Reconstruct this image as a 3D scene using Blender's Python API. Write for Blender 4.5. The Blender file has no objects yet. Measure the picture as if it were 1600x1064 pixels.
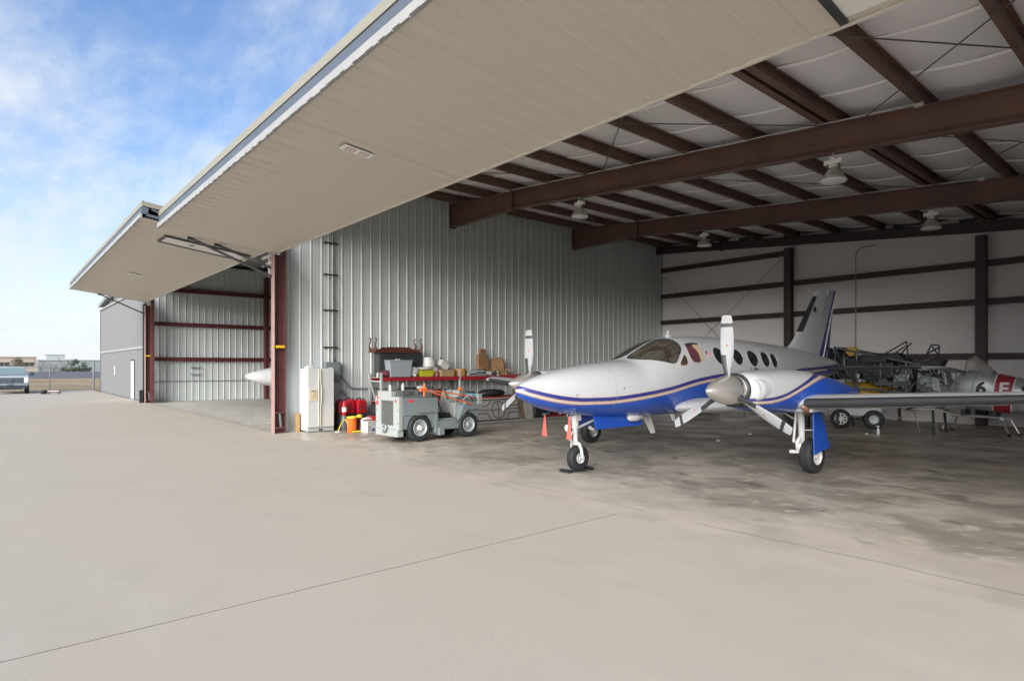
import bpy, math, random
from mathutils import Vector, Matrix
R = math.radians
random.seed(7)
scene = bpy.context.scene
# ------------------------------------------------------------------ camera
TH = R(49.6)
cam_d = bpy.data.cameras.new('camera'); cam = bpy.data.objects.new('camera', cam_d)
scene.collection.objects.link(cam); scene.camera = cam
cam.location = (0, 0, 1.75)
cam.rotation_euler = (R(90), 0, TH)
cam_d.sensor_width = 36.0; cam_d.lens = 36.0*953/1600
cam_d.shift_y = 41/1600
cam_d.clip_start = .05; cam_d.clip_end = 3000
# ------------------------------------------------------------------ sky and sun
SUN_EL, SUN_AZ = R(24), R(152)      # azimuth clockwise from +Y
wd = bpy.data.worlds.new('World'); scene.world = wd; wd.use_nodes = True
nt = wd.node_tree; nt.nodes.clear()
def wn(t, **k):
    n = nt.nodes.new(t)
    for a, b in k.items(): setattr(n, a, b)
    return n
sky = wn('ShaderNodeTexSky', sky_type='NISHITA', sun_disc=False)
sky.sun_elevation = SUN_EL; sky.sun_rotation = SUN_AZ
sky.air_density = 1.0; sky.dust_density = .35; sky.ozone_density = 2.2
tc = wn('ShaderNodeTexCoord')
sep = wn('ShaderNodeSeparateXYZ'); nt.links.new(tc.outputs['Generated'], sep.inputs[0])
def wmath(op, a, b=None, c=None, clamp=False):
    n = wn('ShaderNodeMath', operation=op); n.use_clamp = clamp
    for i, v in enumerate((a, b, c)):
        if v is None: continue
        if isinstance(v, (int, float)): n.inputs[i].default_value = v
        else: nt.links.new(v, n.inputs[i])
    return n.outputs[0]
zc_ = wmath('MAXIMUM', sep.outputs[2], 0.0)
den = wmath('ADD', zc_, .16)
cx_ = wmath('DIVIDE', sep.outputs[0], den); cy_ = wmath('DIVIDE', sep.outputs[1], den)
comb = wn('ShaderNodeCombineXYZ'); nt.links.new(cx_, comb.inputs[0]); nt.links.new(cy_, comb.inputs[1])
mp = wn('ShaderNodeMapping'); nt.links.new(comb.outputs[0], mp.inputs[0])
mp.inputs['Rotation'].default_value = (0, 0, R(35)); mp.inputs['Scale'].default_value = (.7, 1.5, 1); mp.inputs['Location'].default_value = (1.3, .4, 0)
n1 = wn('ShaderNodeTexNoise'); n1.inputs['Scale'].default_value = 1.1; n1.inputs['Detail'].default_value = 9; n1.inputs['Roughness'].default_value = .62; n1.inputs['Distortion'].default_value = .5
n2 = wn('ShaderNodeTexNoise'); n2.inputs['Scale'].default_value = 7.5; n2.inputs['Detail'].default_value = 6; n2.inputs['Roughness'].default_value = .6
nt.links.new(mp.outputs[0], n1.inputs['Vector']); nt.links.new(mp.outputs[0], n2.inputs['Vector'])
s_ = wmath('ADD', wmath('MULTIPLY', n1.outputs[0], .74), wmath('MULTIPLY', n2.outputs[0], .26))
lowc = wmath('POWER', wmath('SUBTRACT', 1.0, zc_, clamp=True), 5.0)
s2 = wmath('ADD', s_, wmath('MULTIPLY', lowc, .36))
mr = wn('ShaderNodeMapRange', interpolation_type='SMOOTHSTEP'); nt.links.new(s2, mr.inputs[0])
mr.inputs[1].default_value = .40; mr.inputs[2].default_value = .78; mr.inputs[3].default_value = .06; mr.inputs[4].default_value = .93
mx = wn('ShaderNodeMix', data_type='RGBA'); nt.links.new(mr.outputs[0], mx.inputs[0])
hs = wn('ShaderNodeHueSaturation'); nt.links.new(sky.outputs[0], hs.inputs['Color']); hs.inputs['Saturation'].default_value = 1.17; hs.inputs['Value'].default_value = .92; hs.inputs['Hue'].default_value = .508; nt.links.new(hs.outputs[0], mx.inputs[6]); mx.inputs[7].default_value = (3.55, 3.75, 4.0, 1)
bg = wn('ShaderNodeBackground'); nt.links.new(mx.outputs[2], bg.inputs[0]); bg.inputs[1].default_value = .085
wo = wn('ShaderNodeOutputWorld'); nt.links.new(bg.outputs[0], wo.inputs[0])
sun_d = bpy.data.lights.new('sun', 'SUN'); sun = bpy.data.objects.new('sun', sun_d); scene.collection.objects.link(sun)
sun_d.energy = 2.7; sun_d.angle = R(50); sun_d.color = (1, .95, .88)
sdir = Vector((math.sin(SUN_AZ)*math.cos(SUN_EL), math.cos(SUN_AZ)*math.cos(SUN_EL), math.sin(SUN_EL)))
sun.rotation_euler = sdir.to_track_quat('Z', 'Y').to_euler(); sun.location = (0, 0, 60)
vs = scene.view_settings
scene.display_settings.display_device = 'sRGB'
vs.view_transform = 'Standard'; vs.look = 'None'; vs.gamma = 1; vs.exposure = 1.55; vs.use_curve_mapping = False
cy = scene.cycles
cy.use_denoising = True; cy.use_adaptive_sampling = True; cy.adaptive_threshold = .03; cy.max_bounces = 12; cy.diffuse_bounces = 10; cy.glossy_bounces = 5; cy.transmission_bounces = 8; cy.transparent_max_bounces = 8
cy.caustics_reflective = False; cy.caustics_refractive = False; cy.sample_clamp_indirect = 8

# ------------------------------------------------------------------ materials
M = {}
def mat(name, col, rough=.6, metal=0., nscale=0, namt=.0, bump=0, bscale=40, coat=0, spots=None, streak=None, dirt=None, spec=None, extra=()):
    m = bpy.data.materials.new(name); m.use_nodes = True; t = m.node_tree; b = t.nodes['Principled BSDF']
    b.inputs['Base Color'].default_value = (*col, 1); b.inputs['Roughness'].default_value = rough; b.inputs['Metallic'].default_value = metal
    if coat: b.inputs['Coat Weight'].default_value = coat; b.inputs['Coat Roughness'].default_value = .08
    if spec is not None: b.inputs['Specular IOR Level'].default_value = spec
    tcn = t.nodes.new('ShaderNodeTexCoord')
    cur = None
    def noise(scale, detail=6, vec=None, stretch=None):
        n = t.nodes.new('ShaderNodeTexNoise'); n.inputs['Scale'].default_value = scale; n.inputs['Detail'].default_value = detail
        src = tcn.outputs['Object']
        if stretch:
            mpn = t.nodes.new('ShaderNodeMapping'); mpn.inputs['Scale'].default_value = stretch; t.links.new(src, mpn.inputs[0]); src = mpn.outputs[0]
        t.links.new(src, n.inputs['Vector']); return n.outputs[0]
    def layer(fac_out, lo, hi, col2, strength=1.):
        nonlocal cur
        r = t.nodes.new('ShaderNodeMapRange'); t.links.new(fac_out, r.inputs[0])
        r.inputs[1].default_value = lo; r.inputs[2].default_value = hi; r.inputs[4].default_value = strength
        x = t.nodes.new('ShaderNodeMix'); x.data_type = 'RGBA'; t.links.new(r.outputs[0], x.inputs[0])
        if cur is None: x.inputs[6].default_value = (*col, 1)
        else: t.links.new(cur, x.inputs[6])
        x.inputs[7].default_value = (*col2, 1); cur = x.outputs[2]
    if nscale:
        layer(noise(nscale), .3, .7, tuple(c*(1-namt) for c in col))
    if spots: layer(noise(spots[0], 8), spots[1], spots[2], spots[3], spots[4])
    if streak: layer(noise(1.0, 5, stretch=streak[0]), streak[1], streak[2], streak[3], streak[4])
    if dirt: layer(noise(dirt[0], 10), dirt[1], dirt[2], dirt[3], dirt[4])
    for e in extra: layer(noise(e[0], 8), e[1], e[2], e[3], e[4])
    if cur is not None: t.links.new(cur, b.inputs['Base Color'])
    if bump:
        bn = t.nodes.new('ShaderNodeBump'); bn.inputs['Strength'].default_value = bump; bn.inputs['Distance'].default_value = .02
        t.links.new(noise(bscale, 8), bn.inputs['Height']); t.links.new(bn.outputs[0], b.inputs['Normal'])
    M[name] = m; return m

mat('apron', (.415, .376, .315), .85, 0, .55, .07, .03, 90, spots=(1.7, .50, .75, (.35, .322, .278), .6), streak=((.5, 2.2, 1), .54, .74, (.425, .395, .345), .6), dirt=(.28, .48, .62, (.415, .368, .308), .8), extra=((55, .52, .72, (.31, .285, .245), .5), (7, .70, .76, (.22, .20, .175), .5), (1.1, .70, .78, (.27, .25, .22), .5)))
mat('joint', (.03, .027, .025), .95)
mat('hairline', (.13, .115, .10), .95)
mat('jamb_lit', (.36, .23, .21), .6, 0, 5, .2, spots=(8, .55, .7, (.28, .14, .12), .6))  # same column paint, lightened: light on the front flange put into the colour
mat('grass_dry', (.26, .19, .105), .95, 0, .35, .3, .5, 8, spots=(.06, .45, .6, (.36, .27, .15), .7))
mat('far_ground', (.22, .19, .12), .95, 0, .05, .3)
mat('partition', (.55, .59, .595), .42, .0, .6, .05, spots=(1.3, .58, .75, (.50, .535, .54), .5))
mat('girt_red', (.10, .022, .024), .5, 0, 3, .25, spots=(5, .58, .75, (.16, .05, .04), .5))
mat('jamb_red', (.105, .036, .038), .5, 0, 3, .2, spots=(6, .55, .75, (.15, .07, .062), .5))
mat('rafter', (.165, .094, .076), .55, 0, 1.2, .25, spots=(2.5, .52, .75, (.23, .115, .075), .6), streak=((.7, .7, 5), .55, .75, (.14, .07, .06), .5))
mat('girt_dark', (.075, .048, .05), .55, 0, 3, .2)
mat('insul', (.90, .875, .885), .6, 0, .7, .05, .15, 5)
mat('insul_seam', (.92, .90, .90), .5)
mat('soffit', (.62, .575, .495), .5, 0, .35, .05, spots=(.55, .60, .74, (.69, .655, .58), .7), dirt=(3.5, .60, .75, (.56, .515, .435), .5))
mat('soffit_top', (.25, .24, .19), .5, 0, .6, .08)
mat('trim_white', (.31, .31, .30), .5, 0, 3, .1, spots=(7, .56, .75, (.28, .27, .25), .6))
mat('steel_grey', (.105, .125, .155), .5, .2, 2, .15)
mat('door_grey', (.155, .16, .166), .5, 0, .5, .05, streak=((5, 5, .3), .5, .75, (.14, .145, .151), .5))
mat('tube_dark', (.05, .05, .055), .45, .4)
mat('walk_door', (.82, .81, .77), .45, 0, 2, .05)
mat('roof_metal', (.42, .42, .40), .5, .2)
mat('safety_yellow', (.72, .46, .02), .5, 0, 6, .2)
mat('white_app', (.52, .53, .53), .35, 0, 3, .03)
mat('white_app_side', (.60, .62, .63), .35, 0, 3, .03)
mat('cream', (.56, .53, .44), .45, 0, 5, .08)
mat('dark_plastic', (.02, .02, .022), .5)
mat('black', (.012, .012, .013), .6, 0, 8, .3)
mat('blackwood', (.035, .038, .042), .5, 0, 4, .2)
mat('blackwood_side', (.055, .065, .065), .5, 0, 4, .2)
mat('mahogany', (.12, .04, .025), .4, 0, 6, .35)
mat('rack_red', (.34, .018, .03), .45, 0, 5, .2, spots=(9, .6, .75, (.2, .02, .02), .6))
mat('rack_steel', (.52, .55, .55), .45, .3, 5, .15)
mat('wood', (.50, .33, .15), .7, 0, 3, .3, streak=((2, 30, 2), .4, .7, (.36, .22, .10), .6))
mat('osb', (.34, .25, .16), .8, 0, 12, .3)
mat('tote_grey', (.30, .335, .365), .5, 0, 3, .05)
mat('plastic_white', (.58, .58, .575), .4, 0, 4, .06)
mat('plastic_clear', (.66, .68, .70), .25, 0, 9, .25)
mat('lime', (.46, .47, .03), .45)
mat('cardboard', (.40, .26, .15), .85, 0, 4, .15)
mat('orangewood', (.42, .21, .06), .6, 0, 3, .2)
mat('tan_leather', (.30, .17, .085), .55, 0, 4, .25, .2, 30)
mat('paper_mix', (.30, .33, .32), .7, 0, 14, .6)
mat('red_plastic', (.46, .012, .022), .35, 0, 5, .2)
mat('red_dark', (.22, .01, .018), .5, 0, 5, .3)
mat('orange', (.72, .14, .015), .4, 0, 3, .06)
mat('orange_rod', (.80, .17, .04), .45)
mat('yellow', (.80, .58, .03), .5, 0, 5, .1)
mat('grey_metal_box', (.20, .24, .25), .45, .2, 4, .1)
mat('conduit', (.28, .31, .32), .4, .5)
mat('tug', (.20, .24, .25), .5, 0, 2.2, .1, spots=(5, .6, .75, (.15, .175, .18), .7), dirt=(2.0, .58, .72, (.14, .15, .145), .5))
mat('tug_light', (.34, .37, .355), .5, 0, 3, .08, spots=(7, .58, .72, (.25, .25, .22), .6))
mat('tug_rack', (.22, .235, .23), .55, .2, 6, .2)
mat('stencil', (.05, .055, .055), .7)
mat('radiator', (.20, .21, .20), .5, .5, 30, .4)
mat('tyre', (.018, .02, .023), .75, 0, 6, .3)
mat('tyre_tug', (.022, .03, .034), .7, 0, 6, .3)
mat('rim_grey', (.42, .46, .47), .45, .2, 6, .15)
mat('hub_white', (.70, .72, .70), .4)
mat('decal_red', (.75, .03, .06), .5)
mat('decal_white', (.85, .85, .84), .5)
mat('decal_blue', (.06, .08, .30), .5)
mat('sign_pink', (.55, .34, .32), .6)
mat('seam', (.30, .31, .32), .6)
mat('cyan', (.06, .42, .62), .4)
mat('chrome', (.72, .70, .67), .12, 1)
mat('spinner', (.82, .79, .75), .34, .85)
mat('paint_white', (.49, .51, .53), .28, 0, .9, .03, coat=.35)
mat('paint_blue', (.012, .075, .42), .28, 0, 1.5, .1, coat=.35)
mat('paint_navy', (.018, .028, .15), .3, 0, 1.5, .1, coat=.3)
mat('boot', (.035, .036, .04), .5, 0, 5, .25)
mat('boot_grey', (.035, .037, .042), .45, 0, 5, .2)
mat('wing_white', (.44, .45, .465), .4, 0, 2, .06)
mat('gear_white', (.55, .55, .545), .4, 0, 12, .08)
mat('brass', (.30, .17, .10), .4, .4, 6, .3)
mat('streamer', (.55, .11, .08), .8, 0, 8, .15)
mat('prop_white', (.38, .39, .405), .55, 0, 4, .05)
mat('glass_dark', (.02, .021, .024), .06, 0, coat=.5)
mat('cabin_cream', (.55, .43, .27), .6)
mat('maroon', (.12, .035, .045), .7, 0, 8, .3)
mat('silver_skin', (.48, .51, .53), .36, .45, 1.5, .1, streak=((6, .5, .5), .5, .7, (.36, .38, .40), .5))
mat('red_band', (.33, .03, .045), .45)
mat('frame_grey', (.13, .145, .155), .5, .2, 4, .3)
mat('frame_dark', (.022, .023, .026), .55, 0, 6, .3)
mat('cowl_yellow', (.62, .36, .03), .5, 0, 2, .25, spots=(4, .6, .72, (.75, .62, .35), .7))
mat('alu', (.62, .64, .65), .35, .7, 5, .1)
mat('lamp_alu', (.62, .60, .55), .35, .3, 5, .2)
mat('lamp_white', (.88, .87, .84), .5)
mat('lamp_lens', (.88, .88, .88), .2)
mat('cable', (.12, .11, .10), .5, .3)
mat('cable_light', (.62, .60, .57), .5)
mat('truck_paint', (.40, .44, .47), .28, .1, coat=.5)
mat('truck_glass', (.16, .23, .24), .08, coat=.4)
mat('truck_dark', (.03, .045, .06), .5)
mat('truck_chrome', (.42, .45, .48), .22, .8)
mat('bldg_cream', (.40, .345, .295), .8, 0, .2, .08)
mat('bldg_white', (.42, .45, .45), .8, 0, .2, .06)
mat('bldg_grey', (.30, .33, .33), .8, 0, .2, .06)
mat('win_dark', (.05, .055, .055), .2)
mat('wall_far', (.13, .145, .185), .8, 0, .3, .15)
mat('fence_steel', (.20, .22, .23), .5, .4)
mat('leaf_a', (.085, .10, .05), .7, 0, 2, .4)
mat('leaf_b', (.04, .075, .04), .7, 0, 2, .4)
mat('bark', (.13, .10, .08), .9, 0, 6, .3)
mat('dust_sheet', (.42, .40, .38), .8, 0, 3, .2, .2, 6)
mat('thin_grey', (.40, .41, .42), .6, .1)

def floor_mat(name, lo, hi, light, y0, y1, rough):
    m = bpy.data.materials.new(name); m.use_nodes = True; t = m.node_tree; b = t.nodes['Principled BSDF']
    L = t.links; N = t.nodes.new
    tcn = N('ShaderNodeTexCoord'); sp = N('ShaderNodeSeparateXYZ'); L.new(tcn.outputs['Object'], sp.inputs[0])
    def noise(scale, d=8, st=None, dist=0):
        n = N('ShaderNodeTexNoise'); n.inputs['Scale'].default_value = scale; n.inputs['Detail'].default_value = d; n.inputs['Distortion'].default_value = dist
        src = tcn.outputs['Object']
        if st:
            q = N('ShaderNodeMapping'); q.inputs['Scale'].default_value = st; L.new(src, q.inputs[0]); src = q.outputs[0]
        L.new(src, n.inputs['Vector']); return n.outputs[0]
    def rng(o, a, c, lo_=0, hi_=1):
        r = N('ShaderNodeMapRange'); r.interpolation_type = 'SMOOTHSTEP'; L.new(o, r.inputs[0]); r.inputs[1].default_value = a; r.inputs[2].default_value = c; r.inputs[3].default_value = lo_; r.inputs[4].default_value = hi_
        return r.outputs[0]
    def mix(f, a, c):
        x = N('ShaderNodeMix'); x.data_type = 'RGBA'; L.new(f, x.inputs[0])
        for i, v in ((6, a), (7, c)):
            if isinstance(v, tuple): x.inputs[i].default_value = (*v, 1)
            else: L.new(v, x.inputs[i])
        return x.outputs[2]
    def mth(op, a, c):
        x = N('ShaderNodeMath'); x.operation = op
        for i, v in ((0, a), (1, c)):
            if isinstance(v, (int, float)): x.inputs[i].default_value = v
            else: L.new(v, x.inputs[i])
        return x.outputs[0]
    base = mix(rng(noise(.8, 10, (1, 1.15, 1), .8), .38, .62), lo, hi)
    base = mix(rng(noise(3.2, 9, (1, 1.3, 1), .6), .53, .68, 0, .6), base, tuple(c*1.35 for c in hi))
    base = mix(rng(noise(1.5, 9, (1, 1.35, 1), .5), .60, .68, 0, .8), base, tuple(c*.55 for c in lo))
    base = mix(rng(noise(5.5, 6), .66, .74, 0, .7), base, tuple(c*.35 for c in lo))
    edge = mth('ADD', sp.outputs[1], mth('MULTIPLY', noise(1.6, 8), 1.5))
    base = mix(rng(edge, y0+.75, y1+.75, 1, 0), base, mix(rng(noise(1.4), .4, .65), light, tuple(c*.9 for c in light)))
    L.new(base, b.inputs['Base Color'])
    L.new(rng(noise(1.1, 6), .35, .7, rough-.12, rough+.2), b.inputs['Roughness'])
    bn = N('ShaderNodeBump'); bn.inputs['Strength'].default_value = .1; bn.inputs['Distance'].default_value = .01; L.new(noise(25), bn.inputs['Height']); L.new(bn.outputs[0], b.inputs['Normal'])
    M[name] = m
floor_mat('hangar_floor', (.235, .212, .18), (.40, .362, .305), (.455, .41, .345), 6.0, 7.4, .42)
floor_mat('clean_floor', (.40, .385, .345), (.46, .44, .40), (.40, .37, .33), 5.7, 6.2, .45)

mat('glass_pilot', (.05, .045, .036), .04, 0, coat=1.0, spec=1.0, spots=(2.6, .52, .62, (.16, .13, .09), .6))
M['glass_pilot'].node_tree.nodes['Principled BSDF'].inputs['IOR'].default_value = 2.1
def pane_mat(name, col, alpha):
    m = bpy.data.materials.new(name); m.use_nodes = True; t = m.node_tree; b = t.nodes['Principled BSDF']
    b.inputs['Base Color'].default_value = (*col, 1); b.inputs['Roughness'].default_value = .04; b.inputs['Alpha'].default_value = alpha
    b.inputs['Specular IOR Level'].default_value = .7
    M[name] = m
pane_mat('glazing', (.10, .09, .075), .62)
pane_mat('canopy_film', (.55, .52, .50), .45)

def stripe_mat(name, bands):
    """paint bands across the float attribute 'band' (distance above the cheat line, metres)"""
    m = bpy.data.materials.new(name); m.use_nodes = True; t = m.node_tree; b = t.nodes['Principled BSDF']
    a = t.nodes.new('ShaderNodeAttribute'); a.attribute_name = 'band'
    r = t.nodes.new('ShaderNodeMapRange'); t.links.new(a.outputs['Fac'], r.inputs[0]); r.inputs[1].default_value = -1; r.inputs[2].default_value = 1
    cr = t.nodes.new('ShaderNodeValToRGB'); t.links.new(r.outputs[0], cr.inputs[0]); cr.color_ramp.interpolation = 'CONSTANT'
    els = cr.color_ramp.elements
    while len(els) < len(bands): els.new(.5)
    for e, (v, c) in zip(els, bands): e.position = (v+1)/2; e.color = (*c, 1)
    t.links.new(cr.outputs[0], b.inputs['Base Color'])
    b.inputs['Roughness'].default_value = .3; b.inputs['Coat Weight'].default_value = .35; b.inputs['Coat Roughness'].default_value = .1
    M[name] = m
BL, NV, OR_, WH, CR = (.012, .075, .42), (.02, .035, .22), (.40, .21, .13), (.48, .50, .52), (.52, .48, .44)
stripe_mat('fuselage_paint', [(-1, BL), (0, OR_), (.010, CR), (.045, OR_), (.055, NV), (.115, OR_), (.124, WH)])
stripe_mat('nacelle_paint', [(-1, BL), (0, OR_), (.010, CR), (.040, OR_), (.048, NV), (.088, OR_), (.097, WH)])

# ------------------------------------------------------------------ mesh helpers
col = scene.collection
class MB:
    def __init__(s): s.v = []; s.f = []; s.m = []
    def add(s, vs_, fs, mi=0):
        o = len(s.v); s.v += [tuple(p) for p in vs_]; s.f += [tuple(i+o for i in f) for f in fs]; s.m += [mi]*len(fs); return s
    def box(s, x0, x1, y0, y1, z0, z1, mi=0):
        return s.add([(x0,y0,z0),(x1,y0,z0),(x1,y1,z0),(x0,y1,z0),(x0,y0,z1),(x1,y0,z1),(x1,y1,z1),(x0,y1,z1)],
              [(0,3,2,1),(4,5,6,7),(0,1,5,4),(1,2,6,5),(2,3,7,6),(3,0,4,7)], mi)
    def obox(s, c, ax, ay, az, mi=0):
        c, ax, ay, az = map(Vector, (c, ax, ay, az))
        p = [c+ax*i+ay*j+az*k for k in (-1, 1) for i, j in ((-1,-1),(1,-1),(1,1),(-1,1))]
        return s.add(p, [(0,3,2,1),(4,5,6,7),(0,1,5,4),(1,2,6,5),(2,3,7,6),(3,0,4,7)], mi)
    def bar(s, p0, p1, w, h, up=(0,0,1), mi=0):
        p0, p1 = Vector(p0), Vector(p1); d = p1-p0; L = d.length; d.normalize(); u = Vector(up)
        if abs(d.dot(u)) > .99: u = Vector((1, 0, 0))
        sx = d.cross(u).normalized(); u2 = sx.cross(d).normalized()
        return s.obox((p0+p1)/2, d*(L/2), sx*(w/2), u2*(h/2), mi)
    def rings(s, rs, caps=True, mi=0, closed=True):
        n = len(rs[0]); o = len(s.v)
        for r in rs: s.v += [tuple(p) for p in r]
        fs = []
        for i in range(len(rs)-1):
            for j in range(n if closed else n-1):
                a = o+i*n+j; b = o+i*n+(j+1) % n; fs.append((a, b, b+n, a+n))
        if caps and closed:
            fs.append(tuple(reversed(range(o, o+n)))); fs.append(tuple(range(o+(len(rs)-1)*n, o+len(rs)*n)))
        s.f += fs; s.m += [mi]*len(fs); return s
    def tube(s, pts, r, n=8, caps=True, mi=0):
        pts = [Vector(p) for p in pts]; rs = r if isinstance(r, (list, tuple)) else [r]*len(pts); out = []
        t0 = (pts[1]-pts[0]).normalized(); u = t0.orthogonal().normalized()
        for i, p in enumerate(pts):
            t = (pts[min(i+1, len(pts)-1)]-pts[max(i-1, 0)]).normalized()
            u = (u-t*u.dot(t)).normalized(); w = t.cross(u)
            out.append([p+(u*math.cos(2*math.pi*k/n)+w*math.sin(2*math.pi*k/n))*rs[i] for k in range(n)])
        return s.rings(out, caps, mi)
    def lathe(s, prof, c=(0,0,0), axis=(0,0,1), n=24, mi=0, caps=True):
        c = Vector(c); a = Vector(axis).normalized(); u = a.orthogonal().normalized(); w = a.cross(u)
        return s.rings([[c+a*h+(u*math.cos(2*math.pi*k/n)+w*math.sin(2*math.pi*k/n))*max(r, 1e-4) for k in range(n)] for r, h in prof], caps, mi)
    def prism(s, poly, dvec, mi=0):
        poly = [Vector(p) for p in poly]; d = Vector(dvec); n = len(poly); o = len(s.v)
        s.v += [tuple(p) for p in poly]+[tuple(p+d) for p in poly]
        fs = [tuple(reversed(range(o, o+n))), tuple(range(o+n, o+2*n))]+[(o+i, o+(i+1) % n, o+n+(i+1) % n, o+n+i) for i in range(n)]
        s.f += fs; s.m += [mi]*len(fs); return s
    def mesh(s, name, mats, smooth=None, attr=None, flip=True):
        me = bpy.data.meshes.new(name); me.from_pydata(s.v, [], s.f)
        for m in (mats if isinstance(mats, (list, tuple)) else [mats]): me.materials.append(M[m])
        me.polygons.foreach_set('material_index', s.m)
        if flip:
            import bmesh
            b = bmesh.new(); b.from_mesh(me); bmesh.ops.recalc_face_normals(b, faces=b.faces); b.to_mesh(me); b.free()
        if smooth:
            me.polygons.foreach_set('use_smooth', [True]*len(me.polygons)); me.set_sharp_from_angle(angle=R(smooth))
        if attr:
            at = me.attributes.new('band', 'FLOAT', 'POINT'); at.data.foreach_set('value', attr)
        me.update(); return me
    def build(s, name, mats, parent=None, smooth=None, bevel=0, loc=None, attr=None, flip=True, label=None):
        return link(name, s.mesh(name, mats, smooth, attr, flip), parent, bevel, loc, label)
def link(name, me, parent=None, bevel=0, loc=None, label=None):
    o = bpy.data.objects.new(name, me); col.objects.link(o)
    if parent: o.parent = parent
    if loc: o.location = loc
    if label: o['label'] = label
    if bevel:
        b = o.modifiers.new('bevel', 'BEVEL'); b.width = bevel; b.segments = 2; b.limit_method = 'ANGLE'; b.angle_limit = R(40)
    return o
def tag(o, label, cat, group=None):
    o['label'] = label; o['category'] = cat
    if group: o['group'] = group
    return o
def thing(name, label, cat, loc=(0,0,0), rz=0, group=None):
    o = bpy.data.objects.new(name, None); col.objects.link(o); o.location = loc; o.rotation_euler = (0, 0, R(rz)); o.empty_display_size = .2
    return tag(o, label, cat, group)
def struct(o): o['kind'] = 'structure'; return o
def copy_tree(o, parent=None):
    c = o.copy(); col.objects.link(c); c.parent = parent
    for ch in list(o.children): copy_tree(ch, c)
    return c
def text_mesh(name, body, size, material, parent, matrix, ext=.002, label=None):
    cu = bpy.data.curves.new('lettering', 'FONT'); cu.body = body; cu.size = size; cu.extrude = ext; cu.offset = size*.03; cu.align_x = 'CENTER'; cu.align_y = 'CENTER'
    tmp = bpy.data.objects.new('lettering', cu); col.objects.link(tmp)
    bpy.context.view_layer.update()
    me = bpy.data.meshes.new_from_object(tmp.evaluated_get(bpy.context.evaluated_depsgraph_get()))
    bpy.data.objects.remove(tmp)
    me.materials.clear(); me.materials.append(M[material])
    o = link(name, me, parent, label=label); o.matrix_local = matrix; return o
def wheel(parent, c, axis, r, w, rim_mat='rim_grey', tyre_mat='tyre', hub='hub_white', rim_r=.55, spokes=0, side=1, name='wheel'):
    """wheel (an Empty's child) with tyre, rim and hub as sub-parts; outer face along +axis"""
    c = Vector(c); a = Vector(axis).normalized()*side
    t = MB(); e = r*.13
    prof = [(r*rim_r, -w/2+.005), (r*.8, -w/2), (r-e, -w/2+.004), (r-e*.25, -w/2+w*.14), (r, -w*.26), (r*.997, -w*.18), (r*.975, -w*.16), (r*.975, -w*.11), (r, -w*.09), (r, w*.09), (r*.975, w*.11), (r*.975, w*.16), (r*.997, w*.18), (r, w*.26), (r-e*.25, w/2-w*.14), (r-e, w/2-.004), (r*.8, w/2), (r*rim_r, w/2-.005)]
    t.lathe(prof, c, a, 36, caps=False)
    ty = t.build(name, tyre_mat, parent, 40)
    q = MB()
    q.lathe([(r*rim_r, -w/2+.006), (r*rim_r, w/2-.004), (r*rim_r*.92, w/2+.002), (r*rim_r*.86, w/2-.012), (r*rim_r*.80, w*.24), (r*rim_r*.45, w*.18), (r*.03, w*.2)], c, a, 28, caps=False)
    if spokes:
        q.build('rim_dish', 'tyre', ty, 40); q = MB(); q.lathe([(r*rim_r, w*.2), (r*rim_r, w/2-.002), (r*rim_r*.88, w/2+.003), (r*rim_r*.86, w*.2)], c, a, 28, caps=False)
        u = a.orthogonal().normalized(); v = a.cross(u)
        for k in range(spokes):
            an = 2*math.pi*k/spokes; d = u*math.cos(an)+v*math.sin(an)
            q.bar(c+a*(w*.36)+d*r*.1, c+a*(w*.42)+d*r*rim_r*.9, r*.11, w*.12, up=a)
    q.build('rim', rim_mat, ty, 40)
    h = MB(); h.lathe([(r*rim_r*.34, w*.15), (r*rim_r*.34, w*.42), (r*rim_r*.28, w*.5), (.001, w*.5)], c, a, 16, caps=False)
    if not spokes:
        u = a.orthogonal().normalized(); v = a.cross(u)
        for k in range(8):
            an = 2*math.pi*k/8; p = c+(u*math.cos(an)+v*math.sin(an))*r*rim_r*.62; h.lathe([(r*.035, w*.15), (r*.035, w*.27), (.001, w*.27)], p, a, 6, caps=False)
    h.build('hub', hub, ty, 40)
    return ty
# ------------------------------------------------------------------ ground
XW, YF, YB = -16.4, 5.7, 22.8
XL, XR, XRIDGE, X2 = -50.6, .7, -24.9, -33.5
g = MB(); g.box(-900, 900, -900, 900, -.6, -.045); struct(g.build('ground', 'far_ground'))
g = MB(); g.box(-150, -55.4, -60, 60, -.6, -.02); struct(g.build('dry_grass_field', 'grass_dry'))
g = MB(); g.box(-55.4, 40, -40, YF-.051, -.5, -.003); apron = struct(g.build('apron', 'joint'))
xs = [-55.38]+[-4.72+6.27*k for k in range(-8, 6)]; ys = [-39.98, -27.8, -15.0, -6.9, YF-.045]
for i in range(len(xs)-1):
    for j in range(len(ys)-1):
        w = xs[i+1]-xs[i]-.015; h = ys[j+1]-ys[j]-.015
        s = MB(); s.box(-w/2, w/2, -h/2, h/2, -.0025, 0)
        c_ = ((xs[i]+xs[i+1])/2, (ys[j]+ys[j+1])/2, 0)
        # object-space noise must not repeat between slabs: keep the mesh in world coordinates
        me = s.mesh('slab', 'apron'); me.transform(Matrix.Translation(c_)); link('slab', me, apron)
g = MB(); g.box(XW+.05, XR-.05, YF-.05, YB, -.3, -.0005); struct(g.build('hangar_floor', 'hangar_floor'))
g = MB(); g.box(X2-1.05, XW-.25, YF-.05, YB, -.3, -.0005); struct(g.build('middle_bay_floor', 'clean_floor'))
g = MB(); g.box(XL, X2-1.07, YF-.05, YB, -.3, -.0005); struct(g.build('left_bay_floor', 'clean_floor'))
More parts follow.
